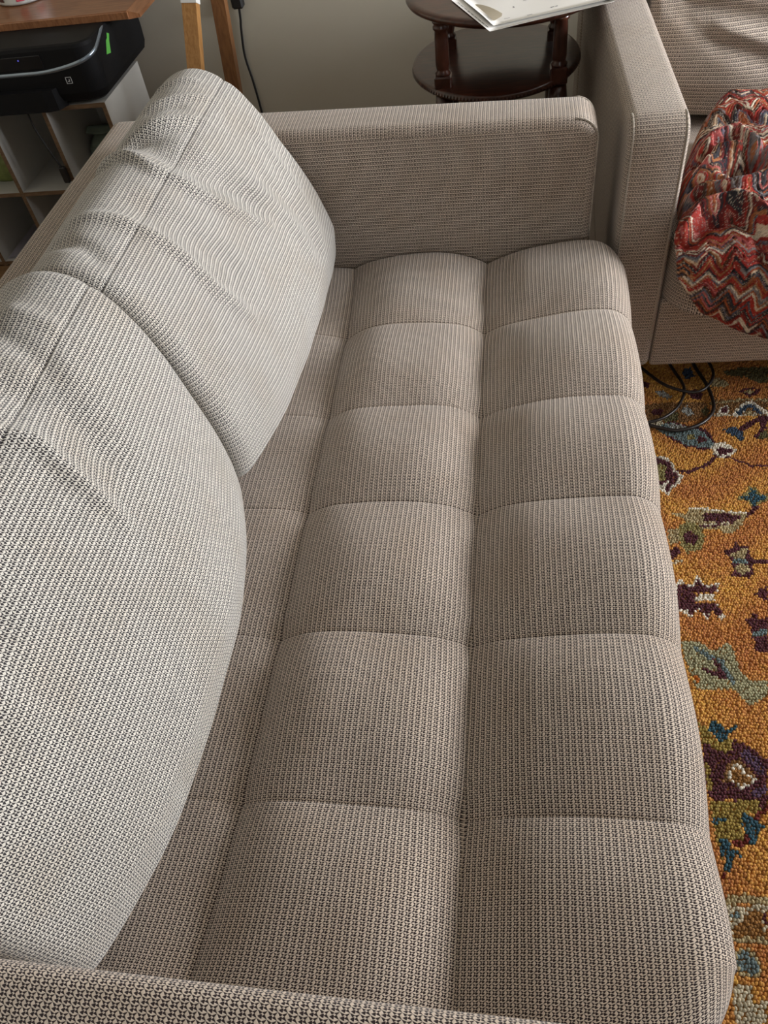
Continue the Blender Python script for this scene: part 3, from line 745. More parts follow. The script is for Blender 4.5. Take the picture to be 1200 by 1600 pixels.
# the second sofa stands at right angles, facing the camera
A2 = math.radians(-88.0)
ya2, yb2 = .09, 1.60
O2 = Vector((-.35, (ya2 + yb2) / 2, 0))
R2 = Matrix.Rotation(A2, 3, 'Z')
loc2 = Vector((.240, 1.640, 0)) - R2 @ (Vector((.185, ya2 - .125, 0)) - O2)
make_sofa('matching woven sofa at the right, turned toward the camera, with red knit throw on it', ya2, yb2,
          [ya2 + .25 * k for k in range(1, 6)], tuple(loc2), A2, .018, .010)
put2 = lambda O: tuple(loc2 + R2 @ (Vector(O) - O2))
cr2 = [
    ([(.12, .10), (.20, .185), (.34, .22), (.55, .27)], -.020, .022),
    ([(.14, .16), (.28, .27), (.44, .33)], -.018, .022),
    ([(.12, .135), (.24, .235), (.40, .275)], .012, .018),
    ([(.13, -.02), (.16, .06)], -.006, .02),
]
placed_cushion('beige woven back cushion with diagonal creases behind the red knit throw', .105, .836, cr2, 'fabric', put2, A2, 9)
placed_cushion('plain beige woven back cushion at the far right end of the second sofa', .856, 1.585, near_cr, 'fabric', put2, A2, 11)

# ------------------------------------------------------------------ knit throw on the second sofa
def make_throw():
    path = spline([(2.13, .485), (2.115, .56), (2.06, .612), (2.0, .632), (1.88, .63), (1.78, .603), (1.70, .585), (1.61, .553), (1.545, .50), (1.517, .42), (1.511, .33), (1.513, .215)], 900)
    S = np.concatenate([[0], np.cumsum(np.linalg.norm(np.diff(path, axis=0), axis=1))])
    S -= S[np.argmin(np.hypot(path[:, 0] - 2.06, path[:, 1] - .612))]
    sv = np.arange(S[0], .775, .0016)
    PY = np.interp(sv, S, path[:, 0]); PZ = np.interp(sv, S, path[:, 1])
    dY, dZ = np.gradient(PY), np.gradient(PZ); L = np.hypot(dY, dZ); NY, NZ = dZ / L, -dY / L
    xl = np.interp(sv, [-.16, 0, .08, .15, .28, .454, .521, .606, .689, .735, .765, .78],
                   [.52, .49, .455, .425, .385, .372, .352, .365, .425, .50, .58, .66])
    q = np.linspace(0, 1, 260) ** 1.0; XR = .90
    X = xl[:, None] + (XR - xl[:, None]) * q[None]
    Sg = np.repeat(sv[:, None], len(q), 1)
    folds = [
        ([(.490, .335), (.53, .315)], -.075, .024), ([(.42, .296), (.43, .29)], -.045, .014),
        ([(.422, .284), (.446, .246), (.503, .222), (.538, .274), (.524, .336), (.475, .353)], .024, .012),
        ([(.43, .31), (.455, .285), (.50, .278)], .022, .010),
        ([(.40, .365), (.45, .372), (.50, .362)], -.030, .011),
        ([(.385, .39), (.445, .400), (.498, .393), (.552, .37), (.62, .36)], .024, .014),
        ([(.39, .425), (.46, .416)], -.022, .010),
        ([(.362, .507), (.401, .446), (.456, .424), (.519, .445), (.544, .482), (.565, .54)], .026, .014),
        ([(.378, .535), (.428, .485), (.48, .481), (.52, .51), (.54, .57)], -.020, .013),
        ([(.56, .50), (.565, .53)], -.020, .020), ([(.60, .44), (.61, .56), (.58, .66)], .022, .022),
        ([(.40, .56), (.47, .545), (.51, .59)], .012, .016), ([(.38, .64), (.45, .62), (.52, .65)], .008, .02),
        ([(.42, .12), (.48, .14), (.58, .12)], .010, .02), ([(.45, .19), (.52, .185), (.6, .20)], -.012, .014),
        ([(.63, .25), (.64, .33), (.62, .42)], -.030, .02), ([(.70, .2), (.72, .4), (.70, .6)], .025, .03), ([(.80, .25), (.79, .5)], -.02, .03),
    ]
    H = np.zeros_like(X)
    for pts, amp, w in folds: H += amp * gauss(polydist(X, Sg, pts), w)
    H += .004 * np.sin(X * 37 + Sg * 21) * np.sin(Sg * 33 - X * 12)
    # zig-zag knitted rows
    xx = X + .010 * np.sin(Sg * 19) + .25 * H; per = .052
    zig = np.abs(((xx / per) % 1.0) - .5) * 2
    w = Sg + .026 * zig + .9 * H + .012 * np.sin(X * 13 + 1.3) + .02 * np.sin(Sg * 9 + X * 6)
    pitch = .0056; rowf = w / pitch; row = np.floor(rowf).astype(int)
    rib = np.abs(np.sin(np.pi * rowf))
    stitch = np.sin((xx + .3 * zig * .05) / .0062 * 2 * np.pi + row * 2.1)
    Hd = H + .0036 * rib + .0009 * stitch * rib
    # lace holes in the hollows of the zig-zag, every sixth row
    hz = gauss(((xx / per + .5) % 1.0) - .5, .055) + .9 * gauss((((xx / per + .18) % 1.0) - .5), .035)
    hole = np.clip(hz, 0, 1) * ((row % 6) == 0) * np.clip(rib * 1.4, 0, 1)
    Hd -= .012 * hole
    Y = PY[:, None] + Hd * NY[:, None]; Z = PZ[:, None] + Hd * NZ[:, None]
    # rolled left border going down to the seat / back to the cushion front
    d = X - xl[:, None]; k = np.clip(1 - d / .05, 0, 1); dr = 1 - np.sqrt(np.maximum(1 - k ** 2, 0))
    flatp = np.clip((.50 - Sg) / .10, 0, 1)
    Z = Z - flatp * dr * np.maximum(Z - .50, 0)
    Y = Y + (1 - flatp) * dr * .022
    # hem rolls under at the bottom
    kb = np.clip(1 - (.775 - Sg) / .018, 0, 1); Y += .012 * (1 - np.sqrt(np.maximum(1 - kb ** 2, 0)))
    Y = np.where(Z < .50, np.minimum(Y, 1.545 + .035 * (X - .26)), Y); Z = np.where(Y > 1.552, np.maximum(Z, .492 + .02 * (.5 - Sg).clip(0, .1)), Z)
    # yarn colours
    pal = np.array([(.33, .035, .025), (.36, .095, .035), (.72, .62, .48), (.035, .035, .042), (.24, .22, .22), (.48, .12, .11),
                    (.085, .045, .032), (.40, .16, .065), (.42, .040, .030), (.64, .48, .33), (.11, .11, .14), (.17, .025, .022)])
    wt = np.array([.17, .11, .12, .12, .08, .06, .09, .07, .08, .06, .06, .08]); wt /= wt.sum()
    rr = np.random.default_rng(21); r0 = row.min(); nr = row.max() - r0 + 1
    runs = rr.uniform(.03, .11, nr); off = rr.uniform(0, 1, nr)
    seg = np.floor(X / runs[row - r0] + off[row - r0]).astype(int)
    tab = rr.choice(len(pal), size=(nr, 64), p=wt)
    for i in range(1, nr):                       # neighbouring rows often share a yarn
        keep = rr.random(64) < .22; tab[i, keep] = tab[i - 1, keep]
    col = pal[tab[row - r0, seg % 64]]
    other = pal[tab[np.minimum(row - r0 + 1, nr - 1), (seg + 7) % 64]]; marl = (.5 + .5 * np.sin(xx / .0031 * 2 * np.pi + row * 1.7)) * rr.random(X.shape)
    col = col + (other - col) * (marl > .52)[..., None] * .65
    fl = rr.random(X.shape); col = col * (1 + .5 * (fl - .5))[..., None]
    fleck = (rr.random(X.shape) > .972)[..., None]; col = np.where(fleck, col * .35 + np.array([.58, .50, .40]) * .65, col)
    n, mm = X.shape
    V = np.stack([X, Y, Z], -1).reshape(-1, 3); I = np.arange(n * mm).reshape(n, mm)
    F = np.stack([I[:-1, :-1], I[:-1, 1:], I[1:, 1:], I[1:, :-1]], -1).reshape(-1, 4)
    O = np.array([.6, 1.8, .47])
    o = link('knit_throw', V, F[:, ::-1], 'knit', None, None, True, np.clip(col.reshape(-1, 3), 0, 1), O)
    return tag(o, 'crumpled knitted throw in red, rust, cream and grey zigzags on the right sofa', 'blanket')
make_throw()
# ------------------------------------------------------------------ rug
RUGC = {'orange': (.50, .205, .030), 'orange2': (.42, .12, .015), 'brown': (.23, .115, .040), 'brown2': (.27, .13, .035), 'khaki': (.40, .32, .17), 'cream': (.52, .46, .33),
        'white': (.70, .65, .54), 'plum': (.085, .020, .028), 'purple': (.085, .045, .085), 'grey': (.34, .34, .31), 'teal_grey': (.15, .20, .20), 'teal': (.030, .085, .115),
        'navy': (.045, .075, .12), 'olive': (.26, .22, .085), 'dkolive': (.12, .105, .045), 'gold': (.30, .215, .050), 'sage': (.34, .32, .19), 'dkred': (.14, .02, .015)}
def make_rug():
    root = empty('rug', (1.2, .8, 0), 'orange tufted wool rug with floral motifs on the floor at right', 'rug')
    O = (1.2, .8, 0)
    X0, X1, Y0, Y1 = .22, 2.5, -.9, 2.2
    s = MB(); s.box(X0, X1, Y0, Y1, .0005, .0065, .002); s.build('backing', 'rug_base', root, False, O)
    gx0, gx1, gy0, gy1 = .26, .86, .04, 1.90
    for bx0, bx1, by0, by1, p, skip in ((gx0, gx1, gy0, gy1, .0056, False), (X0 + .008, X1 - .006, Y0 + .006, Y1 - .006, .0105, True)):
        gx, gy = np.meshgrid(np.arange(bx0, bx1, p), np.arange(by0, by1, p * 1.08), indexing='ij')
        gx, gy = gx.ravel(), gy.ravel()
        if skip:
            k = ~((gx > gx0 - .003) & (gx < gx1) & (gy > gy0 - .003) & (gy < gy1)); gx, gy = gx[k], gy[k]
        n = len(gx); q = p / .0056
        gx = gx + np.where((np.floor((gy - gy0) / (p * 1.08)).astype(int) % 2) == 0, 0, p / 2) + RNG.normal(0, .0008, n); gy = gy + RNG.normal(0, .0008, n)
        gx += .0025 * np.sin(gy * 24); 
        col = np.zeros((n, 3))
        ab = .5 + .5 * np.sin(gy * 21 + 2 * np.sin(gx * 17) + 3 * np.sin(gy * 5)); st = RNG.random(n)
        col[:] = np.array([.52, .235, .060])[None] * (.75 + .35 * st + .20 * ab)[:, None]
        col[:, 1] *= (.86 + .22 * ab) * (.95 + .2 * st)
        def seg_d(pts, x, y): return polydist(x, y, pts)
        mx = gx0 + np.where(((gx - .31) // .49).astype(int) % 2 == 0, (gx - .31) % .49, .49 - (gx - .31) % .49) + .05 if skip else gx; my = np.where(gy < .10, .20 - gy, gy) if skip else gy
        for mo in MOTIFS:
            c = np.array(RUGC[mo[0]]); pts = np.array(mo[2])
            if mo[1] == 'p':
                ins = np.zeros(n, bool); j = len(pts) - 1
                for i in range(len(pts)):
                    xi, yi = pts[i]; xj, yj = pts[j]
                    cr = ((yi > my) != (yj > my)) & (mx < (xj - xi) * (my - yi) / (yj - yi + 1e-12) + xi)
                    ins ^= cr; j = i
            elif mo[1] == 'c': ins = np.hypot(mx - pts[0, 0], my - pts[0, 1]) < mo[3]
            else: ins = seg_d(pts, mx, my) < max(mo[3], .0034)
            k = ins.sum(); col[ins] = c[None] * (.78 + .44 * RNG.random(k))[:, None]
        col = np.clip(col, 0, 1)
        # each knot a low dome of wool, a little taller and turned differently from its neighbours
        ang = np.linspace(0, 2 * np.pi, 6, endpoint=False)
        rot = RNG.normal(1.2, .5, n); el = RNG.uniform(1.05, 1.45, n); h = RNG.uniform(.0105, .0145, n); tlx, tly = RNG.normal(0, .0006, (2, n))
        V = np.zeros((n, 13, 3))
        for lv, (rad, zf, sh) in enumerate(((.0033 * q, 0, 0), (.0028 * q, .72, .6))):
            for a in range(6):
                u, v = rad * np.cos(ang[a]) * el, rad * np.sin(ang[a])
                V[:, lv * 6 + a, 0] = gx + u * np.cos(rot) - v * np.sin(rot) + sh * tlx
                V[:, lv * 6 + a, 1] = gy + u * np.sin(rot) + v * np.cos(rot) + sh * tly
                V[:, lv * 6 + a, 2] = .004 + (h - .004) * zf
        V[:, 12] = np.stack([gx + tlx, gy + tly, h], -1)
        F = []
        base = np.arange(n)[:, None] * 13
        quads = np.array([[a, (a + 1) % 6, 6 + (a + 1) % 6, 6 + a] for a in range(6)]); tris = np.array([[6 + a, 6 + (a + 1) % 6, 12] for a in range(6)])
        Q = (base[:, :, None] + quads[None]).reshape(-1, 4).tolist(); T = (base[:, :, None] + tris[None]).reshape(-1, 3).tolist()
        o = link('pile', V.reshape(-1, 3), Q + T, 'rug_pile', root, None, True, np.repeat(col, 13, 0), O)
        o['kind'] = 'stuff'
make_rug()

# cables lying on the rug under the right sofa
def cable(label, pts, r):
    c = spline(pts, 90); b = MB(); b.tube(c, r, 8)
    return tag(b.build('cable', 'brown_rubber', None, True, tuple(c[0])), label, 'cable')
z = .0185
cable('dark cable looping from beneath the right sofa back under the seat edge, lower wide loop',
      [(.330, 1.535, z), (.385, 1.512, z), (.439, 1.500, z), (.500, 1.528, z), (.535, 1.583, z), (.532, 1.67, z), (.510, 1.76, z), (.49, 1.90, z)], .0048)
cable('thinner dark cable in a tight loop under the right sofa edge, inside the wide loop',
      [(.330, 1.515, z + .010), (.372, 1.523, z + .010), (.410, 1.543, z + .010), (.446, 1.585, z + .010), (.468, 1.655, z + .010), (.445, 1.75, z + .008), (.42, 1.88, z + .008)], .0042)
cable('dark cable crossing beneath the right sofa edge and curling back up',
      [(.345, 1.765, z + .019), (.372, 1.715, z + .019), (.423, 1.651, z + .019), (.494, 1.625, z + .019), (.540, 1.672, z + .019), (.545, 1.74, z + .019), (.50, 1.86, z + .015)], .0042)

# ------------------------------------------------------------------ side table with papers
def make_table():
    cx, cy = -.006, 2.378
    root = empty('side_table', (cx, cy, 0), 'round two-tier dark mahogany side table beyond the sofa arm', 'table')
    O = (cx, cy, 0)
    b = MB(); b.lathe([(.225, .772), (.243, .774), (.252, .779), (.256, .786), (.274, .788), (.277, .793), (.276, .799), (.268, .803), (.258, .8035)], (cx, cy, 0), 72)
    b.build('tabletop', 'mahogany', root, True, O)
    sx = cx - .022; V, F = lathe_geo([(.190, .590), (.207, .592), (.213, .597), (.2145, .604), (.213, .610), (.206, .613)], (0, 0, 0), 72)
    sx0 = cx - .040; V = [(sx0 + x * 1.105, cy + .040 + y * 1.25, zz) for x, y, zz in V]
    sh = link('lower_shelf', V, F, 'mahogany', root, None, True, None, O)
    # reeded edge of the lower shelf
    rb = MB()
    for k in range(150):
        a = 2 * math.pi * k / 150; c, s = math.cos(a), math.sin(a); p = []
        for rr, zz in ((.2132, .596), (.2162, .601), (.2132, .609)):
            for da in (-.012, .012): p.append((cx - .040 + 1.105 * rr * math.cos(a + da), cy + .040 + 1.25 * rr * math.sin(a + da), zz))
        rb.add(p, [(0, 1, 3, 2), (2, 3, 5, 4)])
    o = rb.build('reeded_edge', 'mahogany', sh, False, O); o['kind'] = 'stuff'
    for dx in (-.155, .152):
        for dy in (-.135, .135):
            x, y = sx + dx, cy + dy
            c = MB(); c.lathe([(.020, .640), (.022, .646), (.016, .652), (.0175, .658), (.0190, .668), (.0178, .730), (.0165, .748), (.021, .752), (.021, .758), (.017, .762), (.022, .768), (.022, .7735)], (x, y, 0), 20)
            col_ = c.build('column', 'mahogany', root, True, O)
            k = MB(); k.box(x - .023, x + .023, y - .023, y + .023, .598, .641, .004); k.build('block', 'mahogany', col_, False, O)
            l = MB(); l.lathe([(.016, 0.001), (.019, .02), (.014, .05), (.018, .30), (.024, .50), (.026, .56), (.022, .592)], (x, y, 0), 16)
            l.build('leg', 'mahogany', root, True, O)
make_table()

def sheet(name, P0, U, V_, lu, lv, z, mat, label, curl, nn=14, group=None, seed=0):
    """a sheet of paper with a slight curl and real (thin) thickness"""
    U = np.array(U) / np.linalg.norm(U); W = np.array([-U[1], U[0]])
    if np.dot(W, V_) < 0: W = -W
    rg = np.random.default_rng(seed); ph = rg.uniform(0, 6, 4)
    g = np.linspace(0, 1, nn); A, B = np.meshgrid(g, g, indexing='ij')
    X = P0[0] + U[0] * A * lu + W[0] * B * lv; Y = P0[1] + U[1] * A * lu + W[1] * B * lv
    Zs = z + curl * (np.sin(A * 6 + ph[0]) * np.sin(B * 5 + ph[1]) * .5 + .5) 
    top = np.stack([X, Y, Zs + .0004], -1).reshape(-1, 3); bot = np.stack([X, Y, Zs], -1).reshape(-1, 3)
    I = np.arange(nn * nn).reshape(nn, nn); F = np.stack([I[:-1, :-1], I[1:, :-1], I[1:, 1:], I[:-1, 1:]], -1).reshape(-1, 4)
    F2 = (F + nn * nn)[:, ::-1]; rim = np.concatenate([I[0, :], I[1:, -1], I[-1, -2::-1], I[-2:0:-1, 0]])
    R3 = [(int(rim[i]), int(rim[i] + nn * nn), int(rim[(i + 1) % len(rim)] + nn * nn), int(rim[(i + 1) % len(rim)])) for i in range(len(rim))]
    o = link(name, np.vstack([top, bot]), F.tolist() + F2.tolist() + R3, mat, None, None, True, None, (P0[0], P0[1], z))
    if label: tag(o, label, 'paper', group)
    def at(a, b2, dz=.0007):
        za = z + curl * (math.sin(a * 6 + ph[0]) * math.sin(b2 * 5 + ph[1]) * .5 + .5) + dz + .0004
        return (P0[0] + U[0] * a * lu + W[0] * b2 * lv, P0[1] + U[1] * a * lu + W[1] * b2 * lv, za)
    return o, at, (P0[0], P0[1], z)
PB = (-.051, 2.028)
UV_ = (.92, .392); VV = (-.516, .857)
s1, at1, o1 = sheet('paper_sheet', PB, UV_, VV, .318, .262, .8045, 'paper', 'large white sheet of paper at the bottom of the pile on the round table', .002, seed=1)
s2, at2, o2 = sheet('paper_sheet', (PB[0] + .008, PB[1] + .022), (.93, .365), VV, .300, .240, .8080, 'paper', 'creased printed paper lying on top of the pile on the round table', .004, seed=4)
def prints(at, parent, O, rows, mat='ink', name='printed_line'):
    b = MB()
    for a0, a1, bb, t in rows:
        k = max(2, int(abs(a1 - a0) * 24)); q = [at(a0 + (a1 - a0) * i / k, bb) for i in range(k + 1)]; q2 = [at(a0 + (a1 - a0) * i / k, bb + t) for i in range(k + 1)]
        V = q + q2; b.add(V, [(i, i + 1, k + 2 + i, k + 1 + i) for i in range(k)])
    return b.build(name, mat, parent, False, O)
rows = [(.40 + .012 * i, .86, .48 + .035 * i, .007) for i in range(11)]
prints(at2, s2, o2, rows)
for q in ((.30, .345, .06, .008), (.12, .17, .10, .006), (.52, .55, .12, .014), (.56, .58, .12, .014), (.28, .29, .36, .03)): prints(at2, s2, o2, [q], 'ink', 'printed_mark')
prints(at1, s1, o1, [(.018 + .0 * i, .022, .10 + .09 * i, .07) for i in range(9)], 'ink', 'printed_edge_line')
# tan torn envelope flap lying on the sheets
ev = MB(); n = 10; top_ = []
for i in range(n + 1):
    t = i / n; top_.append((.045 + .11 * (1 - t) ** .8 * min(1, t * 7), .10 + .55 * t))
pts = [at2(a, bb, .002 + .004 * math.sin(math.pi * i / n)) for i, (a, bb) in enumerate(top_)] + [at2(.030, .10 + .55 * i / n, .0015) for i in range(n + 1)]
ev.add(pts, [(i, i + 1, n + 2 + i, n + 1 + i) for i in range(n)])
ev.build('folded_flap', 'paper_tan', s2, True, o2)

# ------------------------------------------------------------------ desk, printer, cube shelf
def make_desk():
    O = (-1.65, 2.74, 0); root = empty('desk', O, 'narrow brown wooden desk with slanted right edge above the printer', 'desk')
    x1, y0, y1 = -1.178, 2.605, 2.945; zt, zb = .760, .741
    b = MB()
    b.box(WX0 + .004, x1, y0, y1, zb, zt, .003); b.build('desktop', 'desk_wood', root, False, O)
    e = MB()
    V = [(x1, y0, zt), (x1 + .034, y0 + .010, zt - .013), (x1 + .034, y0 + .010, zb - .004), (x1, y0, zb - .004)]
    V += [(x, y1 if i in (0, 3) else y1, zz) for i, (x, y, zz) in enumerate(V)]
    e.add(V, [(0, 1, 5, 4), (1, 2, 6, 5), (2, 3, 7, 6), (0, 3, 2, 1), (4, 5, 6, 7), (0, 4, 7, 3)])
    fix_normals(e.build('slanted_edge', 'desk_edge', root, False, O))
    f = MB(); f.box(WX0 + .004, x1 + .001, y0 - .004, y0 + .001, zb - .003, zt - .002, .001); f.build('front_edge', 'desk_edge', root, False, O)
    for lx in (WX0 + .06, ):
        l = MB(); l.box(lx - .02, lx + .02, y1 - .06, y1 - .02, 0, zb, .002); l.build('leg', 'desk_wood', root, False, O)
    l = MB(); l.box(x1 - .32, x1 - .28, y1 - .06, y1 - .02, 0, zb, .002); l.build('leg', 'desk_wood', root, False, O)
make_desk()

SH_T = .560
def make_shelf():
    O = (-1.75, 2.62, 0); root = empty('cube_shelf', O, 'white cube shelf with raw brown front edges behind the sofa', 'shelf')
    y0, y1, t = 2.45, 2.78, .014
    def panel(name, x0, x1, z0, z1, ya=y0, yb=y1):
        b = MB(); b.box(x0, x1, ya + .002, yb, z0, z1); o = b.build(name, 'white_board', root, False, O)
        e = MB(); e.box(x0 + .0003, x1 - .0003, ya, ya + .0025, z0 + .0003, z1 - .0003); e.build('edge_strip', 'raw_edge', o, False, O)
    xs = [-1.294 - .213 * k for k in range(5)]
    for x in xs: panel('upright', x, x + t, 0.0, SH_T - .014)
    panel('top_panel', xs[-1], xs[0] + t, SH_T - .014, SH_T)
    for z0 in (.005, .270):
        for k in range(4): panel('shelf_board', xs[k + 1] + t, xs[k], z0, z0 + t)
    b = MB(); b.box(xs[-1], xs[0] + t, y1, y1 + .005, 0, SH_T); b.build('back_panel', 'white_board', root, False, O)
make_shelf()

def make_printer():
    x1, y0, y1, z0, z1 = -1.258, 2.430, 2.872, .570, .738
    O = (-1.56, 2.65, z0); root = empty('printer', O, 'black inkjet printer with silver curved trim under the desk', 'printer')
    x0 = -1.84; rc = .055
    # plan outline with rounded front corners
    plan = round_poly([(x0, y0), (x1, y0), (x1, y1), (x0, y1)], [rc, rc, .02, .02], 12)
    def ring(z, ins, pl=plan):
        c = pl.mean(0); d = np.roll(pl, -1, 0) - np.roll(pl, 1, 0); d /= np.linalg.norm(d, axis=1)[:, None]
        return [(x - nx * ins, y - ny * ins, z) for (x, y), (nx, ny) in zip(pl, np.column_stack([d[:, 1], -d[:, 0]]))]
    n = len(plan); V = []; levels = [(z0 + .000, .022), (z0 + .008, .010), (z0 + .03, .002), (z0 + .07, 0), (z1 - .012, 0), (z1 - .003, .004), (z1, .012)]
    for z, ins in levels: V += ring(z, ins)
    F = [(i * n + j, i * n + (j + 1) % n, (i + 1) * n + (j + 1) % n, (i + 1) * n + j) for i in range(len(levels) - 1) for j in range(n)]
    F += [tuple(range(n - 1, -1, -1)), tuple((len(levels) - 1) * n + j for j in range(n))]
    link('body', V, F, 'black_plastic', root, None, False, None, O)
    for fx in (x0 + .08, x1 - .09):
        for fy in (y0 + .10, y1 - .12):
            f = MB(); f.lathe([(.014, SH_T + .0005), (.014, z0 + .006)], (fx, fy, 0), 12); f.build('foot', 'rubber', root, True, O)
    # silver band: level along the front, sweeping up round the corner to the lid
    def surf(s):                       # s: distance along the plan outline from the front middle to the right side
        a = (x1 - rc) - (-1.56); q = rc * math.pi / 2
        if s < a: return (-1.56 + s, y0, 0, -1)
        if s < a + q:
            th = (s - a) / rc; return (x1 - rc + rc * math.sin(th), y0 + rc - rc * math.cos(th), math.sin(th), -math.cos(th))
        return (x1, y0 + rc + (s - a - q), 1, 0)
    V, n2 = [], 60
    smax = (x1 - rc + 1.56) + rc * math.pi / 2 + .085
    for i in range(n2 + 1):
        s = -.27 + (smax + .27) * i / n2; u = max(0, (s - .10) / (smax - .10)); zc = .666 + .074 * u ** 1.8; wd = .0062
        if s < 0: x, y, nx, ny = -1.56 + s, y0, 0, -1
        else: x, y, nx, ny = surf(s)
        tl = min(1, 1.7 * u ** .7 * .054 / (smax - .10) * 1.0) * 1.1
        ln = math.hypot(1, tl)
        for dz, out in ((-wd, .0005), (-wd * .6, .0040), (wd * .6, .0040), (wd, .0005)):
            zz = min(zc + dz * ln, z1 + .0)
            V.append((x + nx * out, y + ny * out, zz))
    F = [(i * 4 + j, i * 4 + 4 + j, i * 4 + 5 + j, i * 4 + 1 + j) for i in range(n2) for j in range(3)]
    fix_normals(link('silver_trim', V, F, 'silver', root, None, True, None, O))
    # glossy control face above the band and paper tray bulge below it
    g = MB(); g.box(-1.80, -1.42, y0 - .0025, y0 + .002, .678, .716, .001); g.build('control_panel', 'black_gloss', root, False, O)
    d = MB(); d.box(-1.496, -1.493, y0 - .0045, y0 - .002, .705, .708); d.build('indicator_light', 'led', root, False, O)
    t = MB(); t.add(*prism_xy([(x0 + .05, y0 + .02), (-1.402, y0 + .02), (-1.418, y0 - .018), (-1.45, y0 - .026), (x0 + .10, y0 - .026), (x0 + .06, y0 - .015)], .561, .622)); fix_normals(t.build('paper_tray', 'black_plastic', root, False, O))
    # square white badge on the lower front
    s = (-1.56, 0); cxb, cyb, nx, ny = surf(.203); tx, ty = -ny, nx
    bb = MB()
    def quad(u0, u1, w0, w1, zc=.640, o_=.0022, dep=.0016):
        P = []
        for oo in (o_, o_ - dep):
            for u, w_ in ((u0, w0), (u1, w0), (u1, w1), (u0, w1)): P.append((cxb + tx * u + nx * oo, cyb + ty * u + ny * oo, zc + w_))
        bb.add(P, [(0, 1, 2, 3), (4, 7, 6, 5), (0, 4, 5, 1), (1, 5, 6, 2), (2, 6, 7, 3), (3, 7, 4, 0)])
    h = .0095; w = .0012
    quad(-h, h, h - w, h); quad(-h, h, -h, -h + w); quad(-h, -h + w, -h, h); quad(h - w, h, -h, h); quad(-.004, .002, -.004, -.002); quad(.001, .0025, -.004, .004)
    fix_normals(bb.build('badge', 'badge_white', root, False, O))
    # scrap of green tape on the right side
    gt = MB(); V = [(x1 + .0012, y, zz) for y, zz in ((2.535, .668), (2.566, .662), (2.582, .690), (2.598, .706), (2.584, .713), (2.574, .701), (2.562, .698))]
    V2 = [(x - .001, y, zz) for x, y, zz in V]; k = len(V)
    gt.add(V + V2, [tuple(range(k)), tuple(range(2 * k - 1, k - 1, -1))] + [(i, (i + 1) % k, k + (i + 1) % k, k + i) for i in range(k)])
    fix_normals(gt.build('green_tape', 'green_tape', root, False, O))['label'] = 'torn scrap of green tape'
def prism_xy(pl, z0, z1):
    n = len(pl); V = [(x, y, z0) for x, y in pl] + [(x, y, z1) for x, y in pl]
    return V, [tuple(range(n - 1, -1, -1)), tuple(range(n, 2 * n))] + [(i, (i + 1) % n, n + (i + 1) % n, n + i) for i in range(n)]
make_printer()

# drinks tin on the desk
def make_tin():
    c = (-1.63, 2.845, .7605); root = empty('tin_can', c, 'wide pale metal tin with red printed panels on the desk', 'tin')
    r = .085
    b = MB(); b.lathe([(r - .006, 0), (r, .003), (r + .0015, .005), (r, .008), (r, .085), (r + .0015, .088), (r - .002, .091)], c, 56); b.build('body', 'tin', root, True, c)
    for a0, a1, mat in ((-42, -24, 'red_print'), (-128, -112, 'dark_print'), (-80, -62, 'red_print'), (5, 22, 'dark_print')):
        p = MB(); V = []
        for i in range(7):
            a = math.radians(a0 + (a1 - a0) * i / 6)
            for zz in (.012, .050 + .012 * math.sin(i)): V.append((c[0] + (r + .0009) * math.cos(a), c[1] + (r + .0009) * math.sin(a), c[2] + zz))
        p.add(V, [(2 * i, 2 * i + 2, 2 * i + 3, 2 * i + 1) for i in range(6)]); p.build('printed_panel', mat, root, True, c)
make_tin()

# things in the cubbies
def pouch(name, label, c, w, d, h, mats, seed, cat='bag'):
    rg = np.random.default_rng(seed); root = empty(name, c, label, cat)
    def shell(z0, z1, nm, mat):
        V, n, k = [], 28, 14
        for i in range(k + 1):
            f = z0 + (z1 - z0) * i / k; sw = (math.sin(min(1, f * 1.08 + .12) * math.pi) ** .35) if f < .85 else 1 - (f - .85) * 1.2
            fl = 1 if f < .7 else 1 - (f - .7) / .3 * .8
            for j in range(n):
                a = 2 * math.pi * j / n; cx, sy = math.cos(a), math.sin(a)
                px_ = math.copysign(abs(cx) ** .6, cx) * w / 2 * max(.5, sw); py_ = math.copysign(abs(sy) ** .7, sy) * d / 2 * sw * fl
                wr = 1 + .05 * math.sin(a * 5 + f * 17 + seed)
                V.append((c[0] + px_ * wr, c[1] + py_ * wr, c[2] + f * h))
        F = [(i * n + j, i * n + (j + 1) % n, (i + 1) * n + (j + 1) % n, (i + 1) * n + j) for i in range(k) for j in range(n)]
        F += [tuple(range(n - 1, -1, -1)), tuple(k * n + j for j in range(n))]
        link(nm, V, F, mat, root, None, True, None, c)
    shell(0, .55, 'pouch_body', mats[0]); shell(.55, 1, 'pouch_top', mats[1])
pouch('snack_bag', 'green and white plastic bag standing in the cube shelf at the left edge', (-1.822, 2.59, .2842), .155, .13, .185, ('bag_green', 'bag_white'), 2)
pouch('plastic_pouch', 'pale green pouch deep in the right cube of the white shelf', (-1.435, 2.64, .2842), .10, .10, .13, ('pale_green', 'pale_green'), 6)
s3, _, _ = sheet('paper_sheet', (-1.914, 2.47), (1, .01), (0, 1), .18, .25, .0195, 'lilac_paper', 'pale lilac paper sheet lying in the bottom cube of the white shelf', .002, seed=8)

b = MB(); b.tube(spline([(-1.547, 2.436, .5535), (-1.546, 2.438, .50), (-1.530, 2.437, .43), (-1.512, 2.436, .37)], 30), .0032, 8)
pc = b.build('printer_cable', 'rubber', None, True, (-1.547, 2.44, .54)); tag(pc, 'black cable hanging from the printer in front of the cube shelf', 'cable')
b = MB(); b.box(-1.522, -1.500, 2.428, 2.444, .318, .372, .003); b.build('plug', 'rubber', pc, False, (-1.547, 2.44, .54))

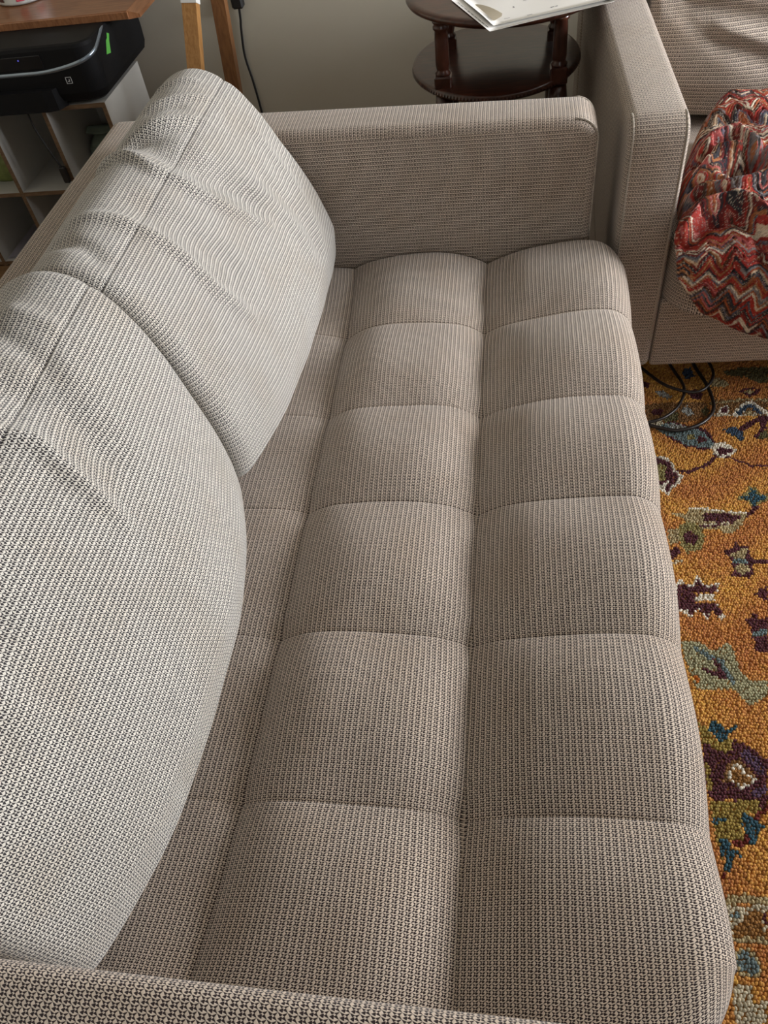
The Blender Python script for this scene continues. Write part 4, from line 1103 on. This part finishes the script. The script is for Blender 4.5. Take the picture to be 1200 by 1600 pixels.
# ------------------------------------------------------------------ wooden stand and wall cord
def bar(b, p0, p1, w, d):
    P = np.array([p0, p1], float); t = P[1] - P[0]; t /= np.linalg.norm(t); u = np.array([1, 0, 0]) - t * t[0]; u /= np.linalg.norm(u); v = np.cross(t, u)
    V = [p + su * u * w / 2 + sv * v * d / 2 for p in P for su, sv in ((-1, -1), (1, -1), (1, 1), (-1, 1))]
    b.add(V, [(0, 3, 2, 1), (4, 5, 6, 7), (0, 1, 5, 4), (1, 2, 6, 5), (2, 3, 7, 6), (3, 0, 4, 7)])
def make_stand():
    O = (-.93, 2.55, 0); root = empty('wooden_stand', O, 'slim wooden stand with two leaning legs behind the cushion', 'stand')
    def along(p, q, z): t = (z - p[2]) / (q[2] - p[2]); return tuple(p[i] + (q[i] - p[i]) * t for i in range(3))
    p, q = (-.909, 2.45, .814), (-.921, 2.38, .661)
    b = MB(); bar(b, along(p, q, .002), along(p, q, .806), .043, .030); fix_normals(b.build('leg', 'oak', root, False, O))
    b = MB(); bar(b, along(p, q, .806), along(p, q, .93), .046, .033); fix_normals(b.build('leg_cap', 'white_trim', root, False, O))['label'] = 'white cap on the front leg'
    b = MB(); bar(b, along(p, q, .93), along(p, q, 1.25), .043, .030); fix_normals(b.build('leg', 'oak', root, False, O))
    p, q = (-.889, 2.64, .755), (-.897, 2.60, .501)
    b = MB(); bar(b, along(p, q, .002), along(p, q, 1.25), .042, .034); fix_normals(b.build('leg', 'oak_dark', root, False, O))['label'] = 'darker rear leg'
    t1 = along((-.909, 2.45, .814), (-.921, 2.38, .661), 1.235); t2 = along(p, q, 1.235)
    b = MB(); bar(b, (t1[0] - .02, t1[1] - .02, 1.265), (t2[0] + .02, t2[1] + .03, 1.265), .06, .03); fix_normals(b.build('top_rail', 'oak', root, False, O))
make_stand()

cpts = [(-.924, 2.938, .655), (-.930, 2.941, .61), (-.937, 2.942, .573), (-.945, 2.942, .492), (-.936, 2.942, .405), (-.930, 2.941, .30), (-.93, 2.938, .15), (-.95, 2.935, .10)]
b = MB(); b.tube(spline(cpts, 60), .0042, 8)
wc = b.build('wall_cord', 'rubber', None, True, (-.924, 2.945, .70)); tag(wc, 'black power cord hanging down the wall from a plug', 'cord')
b = MB(); b.box(-.944, -.904, 2.916, 2.9495, .645, .700, .006); b.build('plug', 'rubber', wc, False, (-.924, 2.945, .70))
